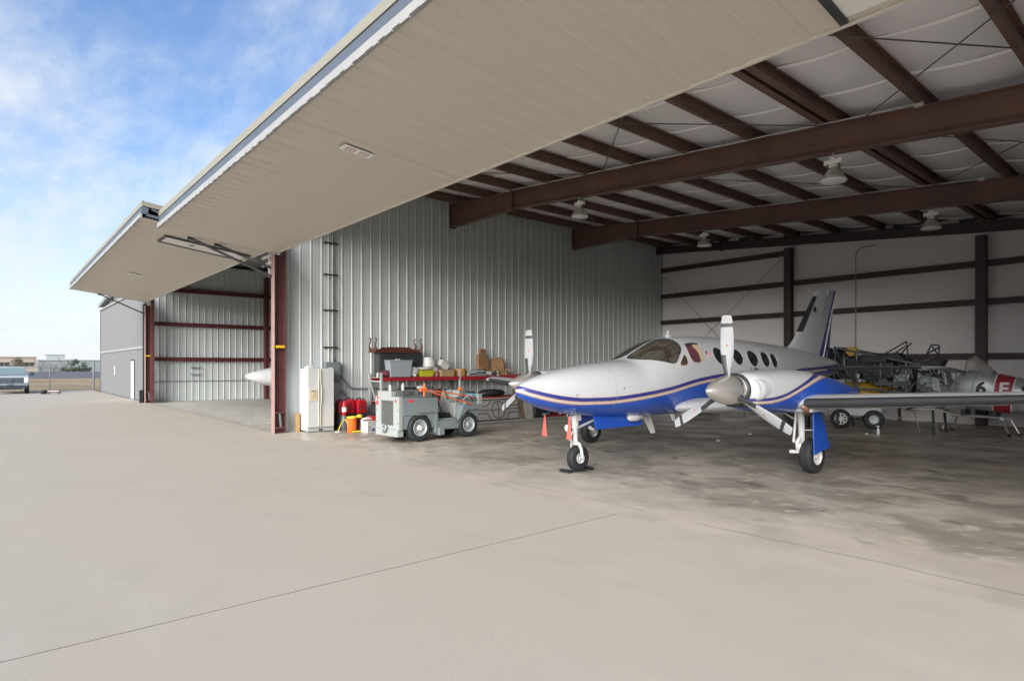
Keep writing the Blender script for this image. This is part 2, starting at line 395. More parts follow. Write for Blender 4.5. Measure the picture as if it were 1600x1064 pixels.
# hairline crack and the worn strip along the door line
cr = MB(); pts = []; x = -16.0
while x < .6: pts.append((x, 6.02+.025*math.sin(x*2.1)+random.uniform(-.02, .02), .0035)); x += random.uniform(.12, .4)
for a, b in zip(pts, pts[1:]):
    if random.random() < .12: continue
    cr.add([(a[0], a[1]-.003, a[2]), (b[0], b[1]-.003, b[2]), (b[0], b[1]+.003, b[2]), (a[0], a[1]+.003, a[2])], [(0, 1, 2, 3)])
o = struct(cr.build('floor_crack', 'hairline', flip=False))

# ------------------------------------------------------------------ hangar building
def zc(x): return 7.26-.0833*(x+16.4) if x >= XRIDGE else 7.26-.0833*(XRIDGE+16.4)-.0833*(XRIDGE-x)
def zb(x): return zc(x)-.73
hangar = thing('hangar', 'long metal hangar building with open folding doors facing the concrete apron', 'hangar', (0, 0, 0))
def ribbed(width, pitch=.3048, h=.03, top=.028, base=.075, minor=.006):
    pr = [(0, 0)]; n = round(width/pitch)
    for k in range(n):
        c = pitch*(k+.5)
        for off in (-.5, ):
            pass
        a = pitch*k
        if minor:
            for m_ in (.085, ):
                pr += [(a+m_-.016, 0), (a+m_-.008, minor), (a+m_+.008, minor), (a+m_+.016, 0)]
        pr += [(c+.03-base/2, 0), (c+.03-top/2, h), (c+.03+top/2, h), (c+.03+base/2, 0)]
        if minor:
            pr += [(a+.265-.016, 0), (a+.265-.008, minor), (a+.265+.008, minor), (a+.265+.016, 0)]
    pr.append((width, 0)); return pr
def panel_mesh(name, material, width, tvec, ovec, p0len, p1len, **k):
    """ribbed sheet: across tvec, ribs raised along ovec, extruded from p0len to p1len (vectors)"""
    t, o_, a, b = map(Vector, (tvec, ovec, p0len, p1len)); pr = ribbed(width, **k); m = MB()
    n = len(pr)
    vs_ = [a+t*q+o_*d for q, d in pr]+[b+t*q+o_*d for q, d in pr]
    m.add(vs_, [(i, i+1, n+i+1, n+i) for i in range(n-1)])
    me = m.mesh(name, material, flip=False)
    return me
PW = .9144
# partition between the bays: sheet, trim, base angle
pt = MB(); pt.box(XW-.25, XW-.06, YF+.15, YB, 0, 7.05); part_wall = pt.build('partition_wall', 'partition', hangar)
pm = panel_mesh('wall_panel', 'partition', PW, (0, 1, 0), (1, 0, 0), (0, 0, 0), (0, 0, 7.1), minor=.003, h=.022)
y = YF+.21
while y < YB-.05:
    o = link('wall_panel', pm, part_wall, loc=(XW-.05+random.uniform(-.002, .002), y, .02)); o.scale.y = min(1, (YB-y)/PW); y += PW
tr = MB(); tr.box(XW-.05, XW+.02, YF+.1, YB, 7.1, 7.16); tr.build('top_angle', 'girt_dark', part_wall)
tr = MB(); tr.box(XW-.05, XW+.012, YF+.2, YB, 0, .05); tr.build('base_angle', 'partition', part_wall)
# left wall of the middle bay
pt = MB(); pt.box(X2-1.2, X2-1.06, YF+.1, YB, 0, 7.0); lw = pt.build('bay_wall', 'partition', hangar)
pm2 = panel_mesh('wall_panel', 'partition', PW, (0, 1, 0), (1, 0, 0), (0, 0, 0), (0, 0, 6.9), minor=.004)
y = YF+.1
while y < YB-.05:
    link('wall_panel', pm2, lw, loc=(X2-1.05, y, .02)); y += PW
for z in (2.13, 3.88, 5.6):
    gi = MB(); gi.box(X2-1.0, X2-.82, YF+.3, YB-.1, z-.1, z-.088).box(X2-1.0, X2-.82, YF+.3, YB-.1, z+.088, z+.1).box(X2-.834, X2-.82, YF+.3, YB-.1, z-.088, z+.088); gi.build('girt', 'girt_red', lw)
for yy in (11.4, 17.1):
    gi = MB(); gi.box(X2-.81, X2-.45, yy-.1, yy+.1, 0, 6.6); gi.build('column', 'girt_red', lw)
gi = MB(); gi.tube([(X2-1.0, YF+.3, 1.02), (X2-1.0, YB-.2, .98)], .02, 6); gi.build('conduit', 'conduit', lw)
for zz in (1.35, 1.7):
    gi = MB(); gi.box(X2-1.0, X2-.9, 7.7, 8.2, zz-.02, zz+.02); gi.build('bracket', 'conduit', lw)
# back wall: insulation between the girts, with vertical seams
bw = MB(); bw.prism([(XL, YB+.08, 0), (XR+.2, YB+.08, 0), (XR+.2, YB+.08, zc(XR)+.05), (XRIDGE, YB+.08, zc(XRIDGE)+.05), (XL, YB+.08, zc(XL)+.02)], (0, .17, 0)); back = bw.build('back_wall', 'door_grey', hangar)
GZ = [2.07, 3.7, 4.85, 6.0]
x = XW
seams = []
while x < XR-.1:
    w = min(1.83, XR-x); bl = MB(); nu, nv = 5, 40; top = zc(x+w)-.02
    vv = []
    lv = [0]+GZ[:3]+[5.6, top]
    for i in range(nu):
        for j in range(nv+1):
            z = top*j/nv; a = 0
            for q in range(len(lv)-1):
                if lv[q] <= z <= lv[q+1]: a = math.sin(math.pi*(z-lv[q])/(lv[q+1]-lv[q]))
            sg = (1-(2*i/(nu-1)-1)**8)*.035*a
            vv.append((x-.01+(w+.02)*i/(nu-1), YB-sg*.9+.005*math.sin(z*7+x*3), z))
    bl.add(vv, [(i*(nv+1)+j, (i+1)*(nv+1)+j, (i+1)*(nv+1)+j+1, i*(nv+1)+j+1) for i in range(nu-1) for j in range(nv)])
    bl.build('insulation_blanket', 'insul', back, 80, flip=False)
    x += w
for z in GZ:
    x1 = XR if z < 5.5 else -10.6
    gi = MB(); gi.box(XW+.05, x1, YB-.22, YB-.05, z+.08, z+.09).box(XW+.05, x1, YB-.22, YB-.05, z-.09, z-.08).box(XW+.05, x1, YB-.222, YB-.21, z-.08, z+.08); gi.build('girt', 'girt_dark', back)
for xc in (-10.57, -4.78):
    gi = MB(); top = zb(xc)+.1
    gi.box(xc-.13, xc+.13, YB-.46, YB-.445, 0, top).box(xc-.13, xc+.13, YB-.235, YB-.224, 0, top).box(xc-.006, xc+.006, YB-.445, YB-.235, 0, top); gi.build('column', 'girt_dark', back)
gi = MB(); gi.tube([(-8.29, YB-.26, .3), (-8.29, YB-.26, 5.55), (-8.25, YB-.28, 5.68), (-8.1, YB-.4, 5.78), (-7.6, YB-.45, 5.8)], .018, 8); gi.build('conduit', 'conduit', back, 60)
for (xa, za, xb, zb_) in ((-16.2, 5.7, -13.6, 3.0), (-10.8, 5.9, -14.2, 3.0), (-13.6, 3.0, -11, .3)):
    gi = MB(); gi.tube([(xa, YB-.16, za), (xb, YB-.14, zb_)], .008, 5); gi.build('brace_rod', 'cable', back)
gi = MB(); gi.box(-7.0, -6.93, YB-.3, YB-.22, 0, 1.4); gi.build('post', 'girt_dark', back)
# outer walls
w_ = MB(); w_.box(XL-.1, XL+.05, YF+.2, YB+.2, 0, zc(XL)); w_.build('end_wall', 'door_grey', hangar)
w_ = MB(); w_.box(XR, XR+.15, YF+.2, YB+.2, 0, zc(XR)); w_.build('end_wall', 'insul', hangar)
w_ = MB(); w_.prism([(XL, YF+.14, 5.72), (XR, YF+.14, 5.72), (XR, YF+.14, zc(XR)), (XRIDGE, YF+.14, zc(XRIDGE)), (XL, YF+.14, zc(XL)+.02)], (0, .16, 0)); w_.build('gable_wall', 'door_grey', hangar)
# roof
rf = MB(); ya, yb = YF-.12, YB+.4
rf.prism([(XL-.12, ya, zc(XL)+.03), (XRIDGE, ya, zc(XRIDGE)+.06), (XR+.3, ya, zc(XR)+.06), (XR+.3, ya, zc(XR)+.2), (XRIDGE, ya, zc(XRIDGE)+.22), (XL-.12, ya, zc(XL)+.17)], (0, yb-ya, 0)); roof = rf.build('roof', 'roof_metal', hangar)
rk = MB(); rk.prism([(XL-.13, ya-.03, zc(XL)-.02), (XRIDGE, ya-.03, zc(XRIDGE)), (XRIDGE, ya-.03, zc(XRIDGE)+.25), (XL-.13, ya-.03, zc(XL)+.2)], (0, .028, 0)); rk.build('rake_trim', 'tug', roof)
# roof insulation strips sagging between purlins, run from the partition to the right wall
PX = [-16.03+1.43*k for k in range(0, 12)]
edges = [XW]+PX+[XR]
y = YF+.3; k = 0
while y < YB-.05:
    w = min(1.5, YB-y); bl = MB(); vv = []; cols = []
    for a, b in zip(edges, edges[1:]):
        for q in range(6): cols.append((a+(b-a)*q/6, math.sin(math.pi*q/6)))
    cols.append((XR, 0)); nv = 4
    for cx, sg in cols:
        for j in range(nv+1):
            t = j/nv; e = 1-(2*t-1)**6
            vv.append((cx, y+w*t, zc(cx)+.03-sg*(.05+.035*e)+.006*math.sin(cx*5+t*4+k)))
    bl.add(vv, [(i*(nv+1)+j, i*(nv+1)+j+1, (i+1)*(nv+1)+j+1, (i+1)*(nv+1)+j) for i in range(len(cols)-1) for j in range(nv)])
    st = bl.build('insulation_strip', 'insul', roof, 80, flip=False)
    if y+w < YB-.1:
        sm = MB(); pr = []
        for cx, sg in cols:
            ww = .022+.012*math.sin(cx*3+k); yy = y+w+.02*math.sin(cx*1.7+k*2)
            z_ = zc(cx)+.026-sg*.055
            pr.append([(cx, yy-ww, z_-.004), (cx, yy, z_-.035), (cx, yy+ww, z_-.004)])
        sm.rings(pr, False, closed=False); sm.build('seam_flange', 'insul_seam', st, 60)
    y += w; k += 1
# purlins (cold-formed zees)
for i, px in enumerate(PX):
    for dx in ((-.11, .11) if i == 8 else (0,)):
        x = px+dx; z = zc(x)-.015; m = MB(); y0, y1 = YF+.2, YB-.05
        m.box(x-.005, x+.005, y0, y1, z-.2, z-.004).box(x-.005, x+.075, y0, y1, z-.212, z-.2).box(x-.07, x-.005, y0, y1, z-.2-.0, z-.19) if dx else m.box(x-.005, x+.005, y0, y1, z-.2, z-.004).box(x-.07, x+.005, y0, y1, z-.212, z-.2)
        m.box(x+.005, x+.07, y0, y1, z-.014, z-.004)
        m.build('purlin', 'rafter', roof)
# rafters
def rafter(yc, deep=True):
    m = MB(); hw = .11; xj = -13.3; xe = XR-.05
    zt = lambda x: zc(x)-.23
    zl = lambda x: zb(x)+(0 if deep else .2)
    lo0 = 6.28 if deep else zl(XW+.03)
    poly = [(XW+.03, yc, lo0+.015), (xj, yc, zl(xj)-(.0 if not deep else -.0)), (xe, yc, zl(xe)), (xe, yc, zt(xe)), (XW+.03, yc, zt(XW+.03))]
    m.prism([Vector(p)-Vector((0, .006, 0)) for p in poly], (0, .012, 0))
    for a, b, zz, q in ((XW+.03, xj, (lo0, zl(xj)), 0), (xj, xe, (zl(xj), zl(xe)), 0), (XW+.03, xe, (zt(XW+.03), zt(xe)), -.016)):
        m.prism([(a, yc-hw, zz[0]+q), (b, yc-hw, zz[1]+q), (b, yc-hw, zz[1]+q+.016), (a, yc-hw, zz[0]+q+.016)], (0, 2*hw, 0))
    m.box(xj-.022, xj-.002, yc-hw-.005, yc+hw+.005, zl(xj)-.05, zt(xj)+.02).box(xj+.002, xj+.022, yc-hw-.004, yc+hw+.004, zl(xj)-.045, zt(xj)+.018)
    m.box(XW+.005, XW+.028, yc-hw-.01, yc+hw+.01, lo0-.04, zt(XW+.03)+.02)
    return m.build('rafter', 'rafter' if deep else 'girt_dark', roof)
for yc in (6.3, 11.4, 17.1): rafter(yc)
rafter(YB-.36, False)
def rodz(x): return zc(x)-.26
for xa, ya_, xb, yb_ in ((.5, 6.3, -4.05, 11.3), (-4.6, 6.3, -.6, 11.3), (-9.9, 11.3, -4.6, 6.3), (-10, 6.3, -4.6, 11.3), (-4.6, 11.5, -.3, 17), (-.2, 11.5, -4.6, 17), (-10, 11.5, -4.7, 17), (-15.6, 6.4, -10.2, 11.3), (-10.2, 6.4, -15.6, 11.3)):
    m = MB(); m.tube([(xa, ya_, rodz(xa)), (xb, yb_, rodz(xb))], .011, 6); m.build('brace_rod', 'cable', roof)
for yc, x1 in ((11.24, -3.2), (16.94, -3.6)):
    m = MB(); n = 9; P = [(-13.2+(x1+13.2)*i/n, yc-.02*(i % 2), zc(-13.2+(x1+13.2)*i/n)-.225) for i in range(n+1)]
    m.tube(P, .012, 6); m.obox((x1, yc, zc(x1)-.235), (.06, 0, 0), (0, .05, 0), (0, 0, .03)); m.build('conduit', 'cable_light', roof)

# jamb columns of the folding doors
def jamb(xc, side=1):
    c = MB(); x0, x1 = xc-.12, xc+.12; yf = YF-.1; yr = YF+.2
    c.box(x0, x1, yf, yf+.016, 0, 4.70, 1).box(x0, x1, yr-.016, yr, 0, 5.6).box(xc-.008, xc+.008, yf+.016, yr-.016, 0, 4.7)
    j = c.build('column', ['jamb_red', 'jamb_lit'], hangar)
    for z in (.12, .52): s = MB(); s.box(xc+.009, x1-.01, yf+.018, yr-.018, z, z+.05); s.build('stiffener', 'jamb_red', j)
    s = MB(); s.bar((xc+.09, YF+.08, .16), (xc+.09, YF+.04, .56), .05, .02); s.build('latch_bar', 'conduit', j)
    s = MB(); s.box(xc+.012, x1+.04, yf+.05, yr-.03, 2.24, 2.31); s.box(xc+.05, x1-.01, yf-.03, yf+.03, 2.255, 2.295); s.build('safety_sensor', 'safety_yellow', j, bevel=.008)
    return j
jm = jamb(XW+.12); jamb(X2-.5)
m = MB(); m.box(XW-.015, XW+.06, YF+.205, YF+.31, 0, 5.4); m.build('corner_trim', 'partition', hangar)
m = MB(); m.box(X2-.98, X2-.80, YF-.12, YF-.02, 0, 4.8); m.build('jamb_trim', 'tube_dark', hangar)
m = MB(); m.box(X2-.30, X2-.1, YF+.1, YF+.24, 0, 5.3); m.build('column', 'jamb_red', hangar)
m = MB(); m.box(X2-.74, X2-.60, YF-.30, YF-.14, 0, .62); m.build('latch_box', 'black', hangar, bevel=.01)

# ------------------------------------------------------------------ folding doors
def bifold(x0, x1, yi, zi, yo, zo, label, walk=None, signs=(), ztop_add=.36):
    """folded door: lower leaf from hinge line (yi,zi) out to the fold (yo,zo), upper leaf stacked on it"""
    root = bpy.data.objects.new('folding_door', None); col.objects.link(root); root.parent = hangar; root['label'] = label
    d = Vector((0, yo-yi, zo-zi)); L = d.length; d.normalize(); nrm = Vector((0, d.z, -d.y))
    if nrm.z > 0: nrm = -nrm                      # facing down
    nw = max(1, round((x1-x0)/PW)); sx = (x1-x0)/(nw*PW)
    me = panel_mesh('door_panel', 'soffit', PW, (1, 0, 0), nrm, Vector((0, yi, zi)), Vector((0, yi, zi))+d*(L-.02), h=.018, base=.085, minor=.0025)
    for k in range(nw):
        wx0 = x0+k*PW*sx; wx1 = wx0+PW*sx
        o = link('door_panel', me, root, loc=(wx0, 0, random.uniform(-.0012, .0012))); o.scale.x = sx
    s = MB(); u = -nrm
    def slab(a, b, t0, t1, xa=x0, xb=x1, mi=0):
        p = [Vector((0, yi, zi))+d*a+u*t0, Vector((0, yi, zi))+d*b+u*t0, Vector((0, yi, zi))+d*b+u*t1, Vector((0, yi, zi))+d*a+u*t1]
        s.prism([q+Vector((xa, 0, 0)) for q in p], (xb-xa, 0, 0), mi)
    # white edge trim of the lower leaf, with a slightly crumpled lower lip
    slab(L-.03, L+.02, -.03, .085); s.build('edge_trim', 'trim_white', root, bevel=.004)
    n = int((x1-x0)/.3048)
    for k in range(n):
        xx = x0+.3048*(k+.5)+random.uniform(-.04, .04); q = Vector((xx, yi, zi))+d*(L+.01)+nrm*(.03+random.uniform(-.004, .012))
        s = MB(); s.obox(q, (random.uniform(.05, .1), 0, 0), d*.012, nrm*.012); s.build('panel_end_lip', 'trim_white', root)
    s = MB(); slab(L-.14, L-.0, .09, .25); s.build('hinge_beam', 'steel_grey', root)
    s = MB(); slab(.0, L-.12, .05, .11); s.build('leaf_frame', 'steel_grey', root)
    # upper leaf
    s = MB(); slab(.0, L-.02, .27, .39); s.build('upper_leaf', 'soffit_top', root, bevel=.01)
    s = MB(); slab(L-.02, L+.015, .255, .40); s.build('upper_edge_trim', 'soffit_top', root)
    s = MB(); slab(-.03, .015, -.028, .05); s.build('bottom_seal', 'soffit', root, bevel=.006)
    # bracing between the leaves, seen from the end
    s = MB()
    for xa in (x0+.05, x1-.05):
        for a in range(4):
            p = Vector((xa, yi, zi))+d*(L*(a+.2)/4.4)+u*.11; q = Vector((xa, yi, zi))+d*(L*(a+1.1)/4.4)+u*.25
            s.bar(p, q, .05, .05)
    s.build('end_brace', 'steel_grey', root)
    if walk:
        a, b, l0, l1 = walk
        def flat(name, xa, xb, la, lb, t0, t1, material, par):
            nonlocal s
            s = MB(); slab(la, lb, -t1, -t0, xa, xb); return s.build(name, material, par)
        w = flat('walk_door', a, b, l0, l1, .024, .03, 'walk_door', root)
        flat('door_frame', a-.07, a-.002, l0-.06, l1+.06, .022, .05, 'tube_dark', w)
        flat('door_frame', b+.002, b+.07, l0-.06, l1+.06, .022, .05, 'tube_dark', w)
        flat('door_frame', a, b, l1+.002, l1+.06, .022, .045, 'tube_dark', w)
        flat('door_label', a+(b-a)*.35, a+(b-a)*.65, l1-.75, l1-.62, .031, .034, 'conduit', w)
    for (xa, xb, la, lb, two) in signs:
        s = MB(); slab(la, lb, -.045, -.03, xa, xb); w = s.build('sign_plate', 'decal_white', root)
        if two:
            for q in range(2):
                ca = (xa+xb)/2; hw = (xb-xa)*.33; cl = la+(lb-la)*(.27+.46*q); hl = (lb-la)*.15
                s = MB(); slab(cl-hl, cl+hl, -.049, -.046, ca-hw, ca+hw); s.build('sign_border', 'sign_pink', w)
                s = MB(); slab(cl-hl*.6, cl+hl*.6, -.053, -.05, ca-hw*.6, ca+hw*.6); s.build('sign_field', 'decal_white', w)
                s = MB(); slab(cl-hl*.25, cl+hl*.25, -.057, -.054, ca-hw*.35, ca+hw*.35); s.build('sign_mark', 'conduit', w)
    return root, (lambda x, a, t: Vector((x, yi, zi))+d*a+u*t)
door_a, pa = bifold(XW-.02, XR-.25, 5.68, 4.75, 2.97, 5.05, 'wide beige folding door, folded up over the bay with the blue and white airplane', walk=(-2.12, -1.2, .12, 2.2), signs=((-8.36, -8.17, 1.40, 1.86, True),))
door_b, pb = bifold(X2-.85, XW-.3, 5.66, 4.9, 2.66, 5.3, 'beige folding door, folded up over the middle bay', walk=(-18.85, -18.05, .15, 2.2), signs=((-25.85, -25.65, 1.5, 1.95, False),))
def strut(p0, p1, r, root):
    m = MB(); m.tube([p0, p1], r, 8); m.obox(p1, (.05, 0, 0), (0, .06, 0), (0, 0, .04)); m.build('strut', 'tube_dark', root)
strut((XW+.05, 5.6, 4.12), pb(-17.55, 1.75, -.03), .035, door_b)
strut((XW-.0, 5.62, 4.35), pb(-17.55, 1.1, -.03), .035, door_b)
strut((X2-.5, 5.6, 4.3), pb(X2-.55, 1.9, -.03), .03, door_b)
m = MB()
for z in (4.55, 4.75): m.box(-17.6, XW-.38, 5.75, 5.8, z, z+.06)
m.box(-17.05, -16.98, 5.74, 5.81, 4.2, 5.1); m.build('header_frame', 'cable_light', door_b)
m = MB(); m.box(X2-.4, XW-.3, 6.05, 6.3, 5.3, 5.75); m.build('header_beam', 'girt_red', hangar)
m = MB(); m.box(XW+.02, XR, YF+.05, YF+.13, 5.55, 6.3); m.build('header_beam', 'steel_grey', hangar)
# closed folding door of the left bay
dr = bpy.data.objects.new('closed_door', None); col.objects.link(dr); dr.parent = hangar; dr['label'] = 'closed light grey folding door with a small white walk door at its right'
dx0, dx1 = XL+.05, X2-1.15
for (z0, z1) in ((.06, 2.66), (2.78, 5.6)):
    n = round((dx1-dx0)/PW); sx = (dx1-dx0)/(n*PW); me = panel_mesh('door_panel', 'door_grey', PW, (1, 0, 0), (0, -1, 0), (0, 0, z0), (0, 0, z1), h=.02, minor=.004)
    for k in range(n): o = link('door_panel', me, dr, loc=(dx0+k*PW*sx, YF, 0)); o.scale.x = sx
m = MB(); m.box(dx0, dx1, YF-.06, YF+.02, 2.66, 2.78); m.build('fold_trim', 'trim_white', dr)
m = MB(); m.box(dx0, dx1, YF-.09, YF+.02, 5.6, 5.7); m.build('top_trim', 'trim_white', dr)
m = MB(); m.box(dx0, dx1, YF+.03, YF+.12, 0, 5.7); m.build('door_core', 'steel_grey', dr)
m = MB(); m.box(-38.3, -37.35, YF-.05, YF+.02, .06, 2.05); wdo = m.build('walk_door', 'walk_door', dr)
m = MB(); m.box(-38.4, -38.31, YF-.06, YF+.02, .06, 2.13).box(-37.34, -37.26, YF-.06, YF+.02, .06, 2.13).box(-38.31, -37.34, YF-.06, YF+.02, 2.052, 2.13); m.build('door_frame', 'tube_dark', wdo)
m = MB(); m.lathe([(.03, 0), (.03, .05), (.001, .06)], (-37.45, YF-.05, 1.0), (0, -1, 0), 10); m.build('door_handle', 'chrome', wdo)
m = MB(); m.box(-44.2, -43.95, YF-.045, YF-.03, 1.25, 1.75); m.build('notice', 'decal_white', dr)
m = MB(); m.box(dx0-.12, dx0, YF-.05, YF+.14, 0, 5.7); m.build('corner_trim', 'door_grey', dr)
# gable light fitting
m = MB(); m.obox((-46.0, YF-.12, 6.15), (.16, 0, 0), (0, .12, 0), (0, 0, .09)).obox((-46.45, YF-.12, 6.15), (.16, 0, 0), (0, .1, 0), (0, 0, .08)); m.build('flood_light', 'trim_white', hangar, bevel=.02)
# conduits and straps on the partition
m = MB(); m.tube([(XW+.03, 7.17, 1.7), (XW+.03, 7.17, 7.0)], .022, 8); m.build('conduit', 'cable_light', part_wall, 60)
m = MB(); m.tube([(XW+.03, 7.30, 1.7), (XW+.03, 7.30, 7.0)], .028, 8); m.build('conduit', 'conduit', part_wall, 60)
for z in (5.22, 4.33, 3.33, 2.29):
    m = MB(); m.box(XW+.0, XW+.06, 7.03, 7.22, z-.022, z+.022).box(XW, XW+.06, 7.24, 7.44, z-.022, z+.022); m.build('strap', 'tube_dark', part_wall)
# ------------------------------------------------------------------ twin-engine airplane
ST=[(-4.22,1.37,1.372,.002),(-4.17,1.30,1.435,.07),(-4.05,1.22,1.50,.155),(-3.8,1.115,1.585,.275),(-3.4,1.01,1.68,.40),(-2.9,.935,1.765,.52),(-2.4,.89,1.825,.61),(-2.05,.87,1.855,.66),(-1.85,.86,1.872,.685),(-1.65,.855,1.95,.705),(-1.35,.85,2.085,.72),(-1.0,.85,2.225,.73),(-.6,.85,2.315,.735),(-.2,.855,2.345,.735),(.6,.865,2.36,.735),(1.6,.90,2.34,.72),(2.6,.99,2.29,.66),(3.5,1.12,2.24,.56),(4.4,1.27,2.17,.44),(5.3,1.41,2.06,.31),(6.1,1.52,1.95,.19),(6.6,1.60,1.86,.10),(6.8,1.66,1.80,.03)]
def interp(T,y,c):
    # monotone-ish catmull rom
    n=len(T)
    if y<=T[0][0]: return T[0][c]
    if y>=T[-1][0]: return T[-1][c]
    for i in range(n-1):
        if T[i][0]<=y<=T[i+1][0]: break
    p0=T[max(i-1,0)];p1=T[i];p2=T[i+1];p3=T[min(i+2,n-1)]
    h=p2[0]-p1[0];t=(y-p1[0])/h
    def sl(a,b): return (b[c]-a[c])/(b[0]-a[0]) if b[0]!=a[0] else 0
    d=sl(p1,p2);m1=(sl(p0,p1)+d)/2 if i>0 else d;m2=(d+sl(p2,p3))/2 if i<n-2 else d
    if d==0: m1=m2=0
    else:
        if m1/d<0:m1=0
        if m2/d<0:m2=0
        m1=max(min(m1/d,3),0)*d;m2=max(min(m2/d,3),0)*d
    t2=t*t;t3=t2*t
    return (2*t3-3*t2+1)*p1[c]+(t3-2*t2+t)*h*m1+(-2*t3+3*t2)*p2[c]+(t3-t2)*h*m2
def sec(y):
    zb=interp(ST,y,1);zt=interp(ST,y,2);hw=interp(ST,y,3)
    k=.47
    return zb,zt,hw,zb+(zt-zb)*k
def nexp(y): return 2.25
def surf(y,th):
    zb,zt,hw,zm=sec(y); n=nexp(y); s,c=math.sin(th),math.cos(th)
    x=hw*math.copysign(abs(s)**(2/n),s); z=zm+((zt-zm) if c>=0 else (zm-zb))*math.copysign(abs(c)**(2/n),c)
    return x,y,z
LINE = [(-4.22, 1.355), (-4.04, 1.285), (-3.62, 1.18), (-3.18, 1.13), (-2.7, 1.13), (-2.04, 1.185), (-1.26, 1.285), (-.56, 1.41), (.04, 1.48), (.8, 1.52), (1.8, 1.50), (2.6, 1.49), (3.5, 1.58), (4.6, 1.62), (5.6, 1.66), (6.8, 1.75)]
def loft(ys, f, n, mb):
    mb.rings([[Vector(f(y, 2*math.pi*k/n)) for k in range(n)] for y in ys], True)
def chaikin(p, it=2):
    for _ in range(it):
        q = []
        for i in range(len(p)):
            a, b = p[i], p[(i+1) % len(p)]
            q += [tuple(a[j]*.75+b[j]*.25 for j in range(2)), tuple(a[j]*.25+b[j]*.75 for j in range(2))]
        p = q
    return p
def off_pt(y, thd, off, f=None):
    f = f or surf; th = R(thd); p = Vector(f(y, th)); a = Vector(f(y+.01, th))-Vector(f(y-.01, th)); b = Vector(f(y, th+.02))-Vector(f(y, th-.02))
    n = a.cross(b).normalized()
    c = Vector((0, y, sec(y)[3]))
    if n.dot(p-c) < 0: n = -n
    return p+n*off
def patch(outline, off, rings_=5, it=2, scale=1.):
    o = chaikin(outline, it) if it else outline; n = len(o)
    cy_ = sum(p[0] for p in o)/n; ct = sum(p[1] for p in o)/n; m = MB(); rs = []
    for k in range(rings_, 0, -1):
        q = k/rings_*scale; rs.append([off_pt(cy_+(p[0]-cy_)*q, ct+(p[1]-ct)*q, off if k < rings_ else off-.004) for p in o])
    m.rings(rs, False); m.add([off_pt(cy_, ct, off)]+rs[-1], [(0, i+1, (i+1) % n+1) for i in range(n)])
    return m
def border(outline, off, w, it=2):
    o = chaikin(outline, it); n = len(o); cy_ = sum(p[0] for p in o)/n; ct = sum(p[1] for p in o)/n; m = MB()
    A = [off_pt(*p, 0) for p in o]; c = off_pt(cy_, ct, 0)
    def ring(k, of):
        out = []
        for p, a in zip(o, A):
            q = 1+k/max((a-c).length, .05); out.append(off_pt(cy_+(p[0]-cy_)*q, ct+(p[1]-ct)*q, of))
        return out
    m.rings([ring(w, -.004), ring(w*.9, off), ring(0, off), ring(-.004, -.004)], False); return m
def airfoil(n=14, t=.14):
    up = []
    for i in range(n+1):
        x = .5*(1-math.cos(math.pi*i/n)); yt = 5*t*(.2969*math.sqrt(x)-.126*x-.3516*x*x+.2843*x**3-.1036*x**4); up.append((x, yt))
    return [(x, yv*1.15) for x, yv in reversed(up)]+[(x, -yv*.85) for x, yv in up[1:-1]]
def wing_mesh(stations, t, vertical=False):
    """stations (span, y of leading edge, z, chord); vertical: span is z and the z slot is x"""
    af = airfoil(t=t); m = MB(); rs = []
    for s, yl, z, c in stations:
        rs.append([((z+h*c, yl+x*c, s) if vertical else (s, yl+x*c, z+h*c)) for x, h in af])
    m.rings(rs, True); return m
def boot_mesh(stations, t, frac, off, vertical=False):
    af = airfoil(t=t); m = MB(); rs = []
    sel = [(x, h) for x, h in af if x <= frac]
    for s, yl, z, c in stations:
        ring = []
        for x, h in sel:
            hh = h+math.copysign(off/c, h) if abs(h) > 1e-6 else h; xx = x-off/c*(1-x/frac)
            ring.append((z+hh*c, yl+xx*c, s) if vertical else (s, yl+xx*c, z+hh*c))
        rs.append(ring)
    m.rings(rs, False, closed=False); return m

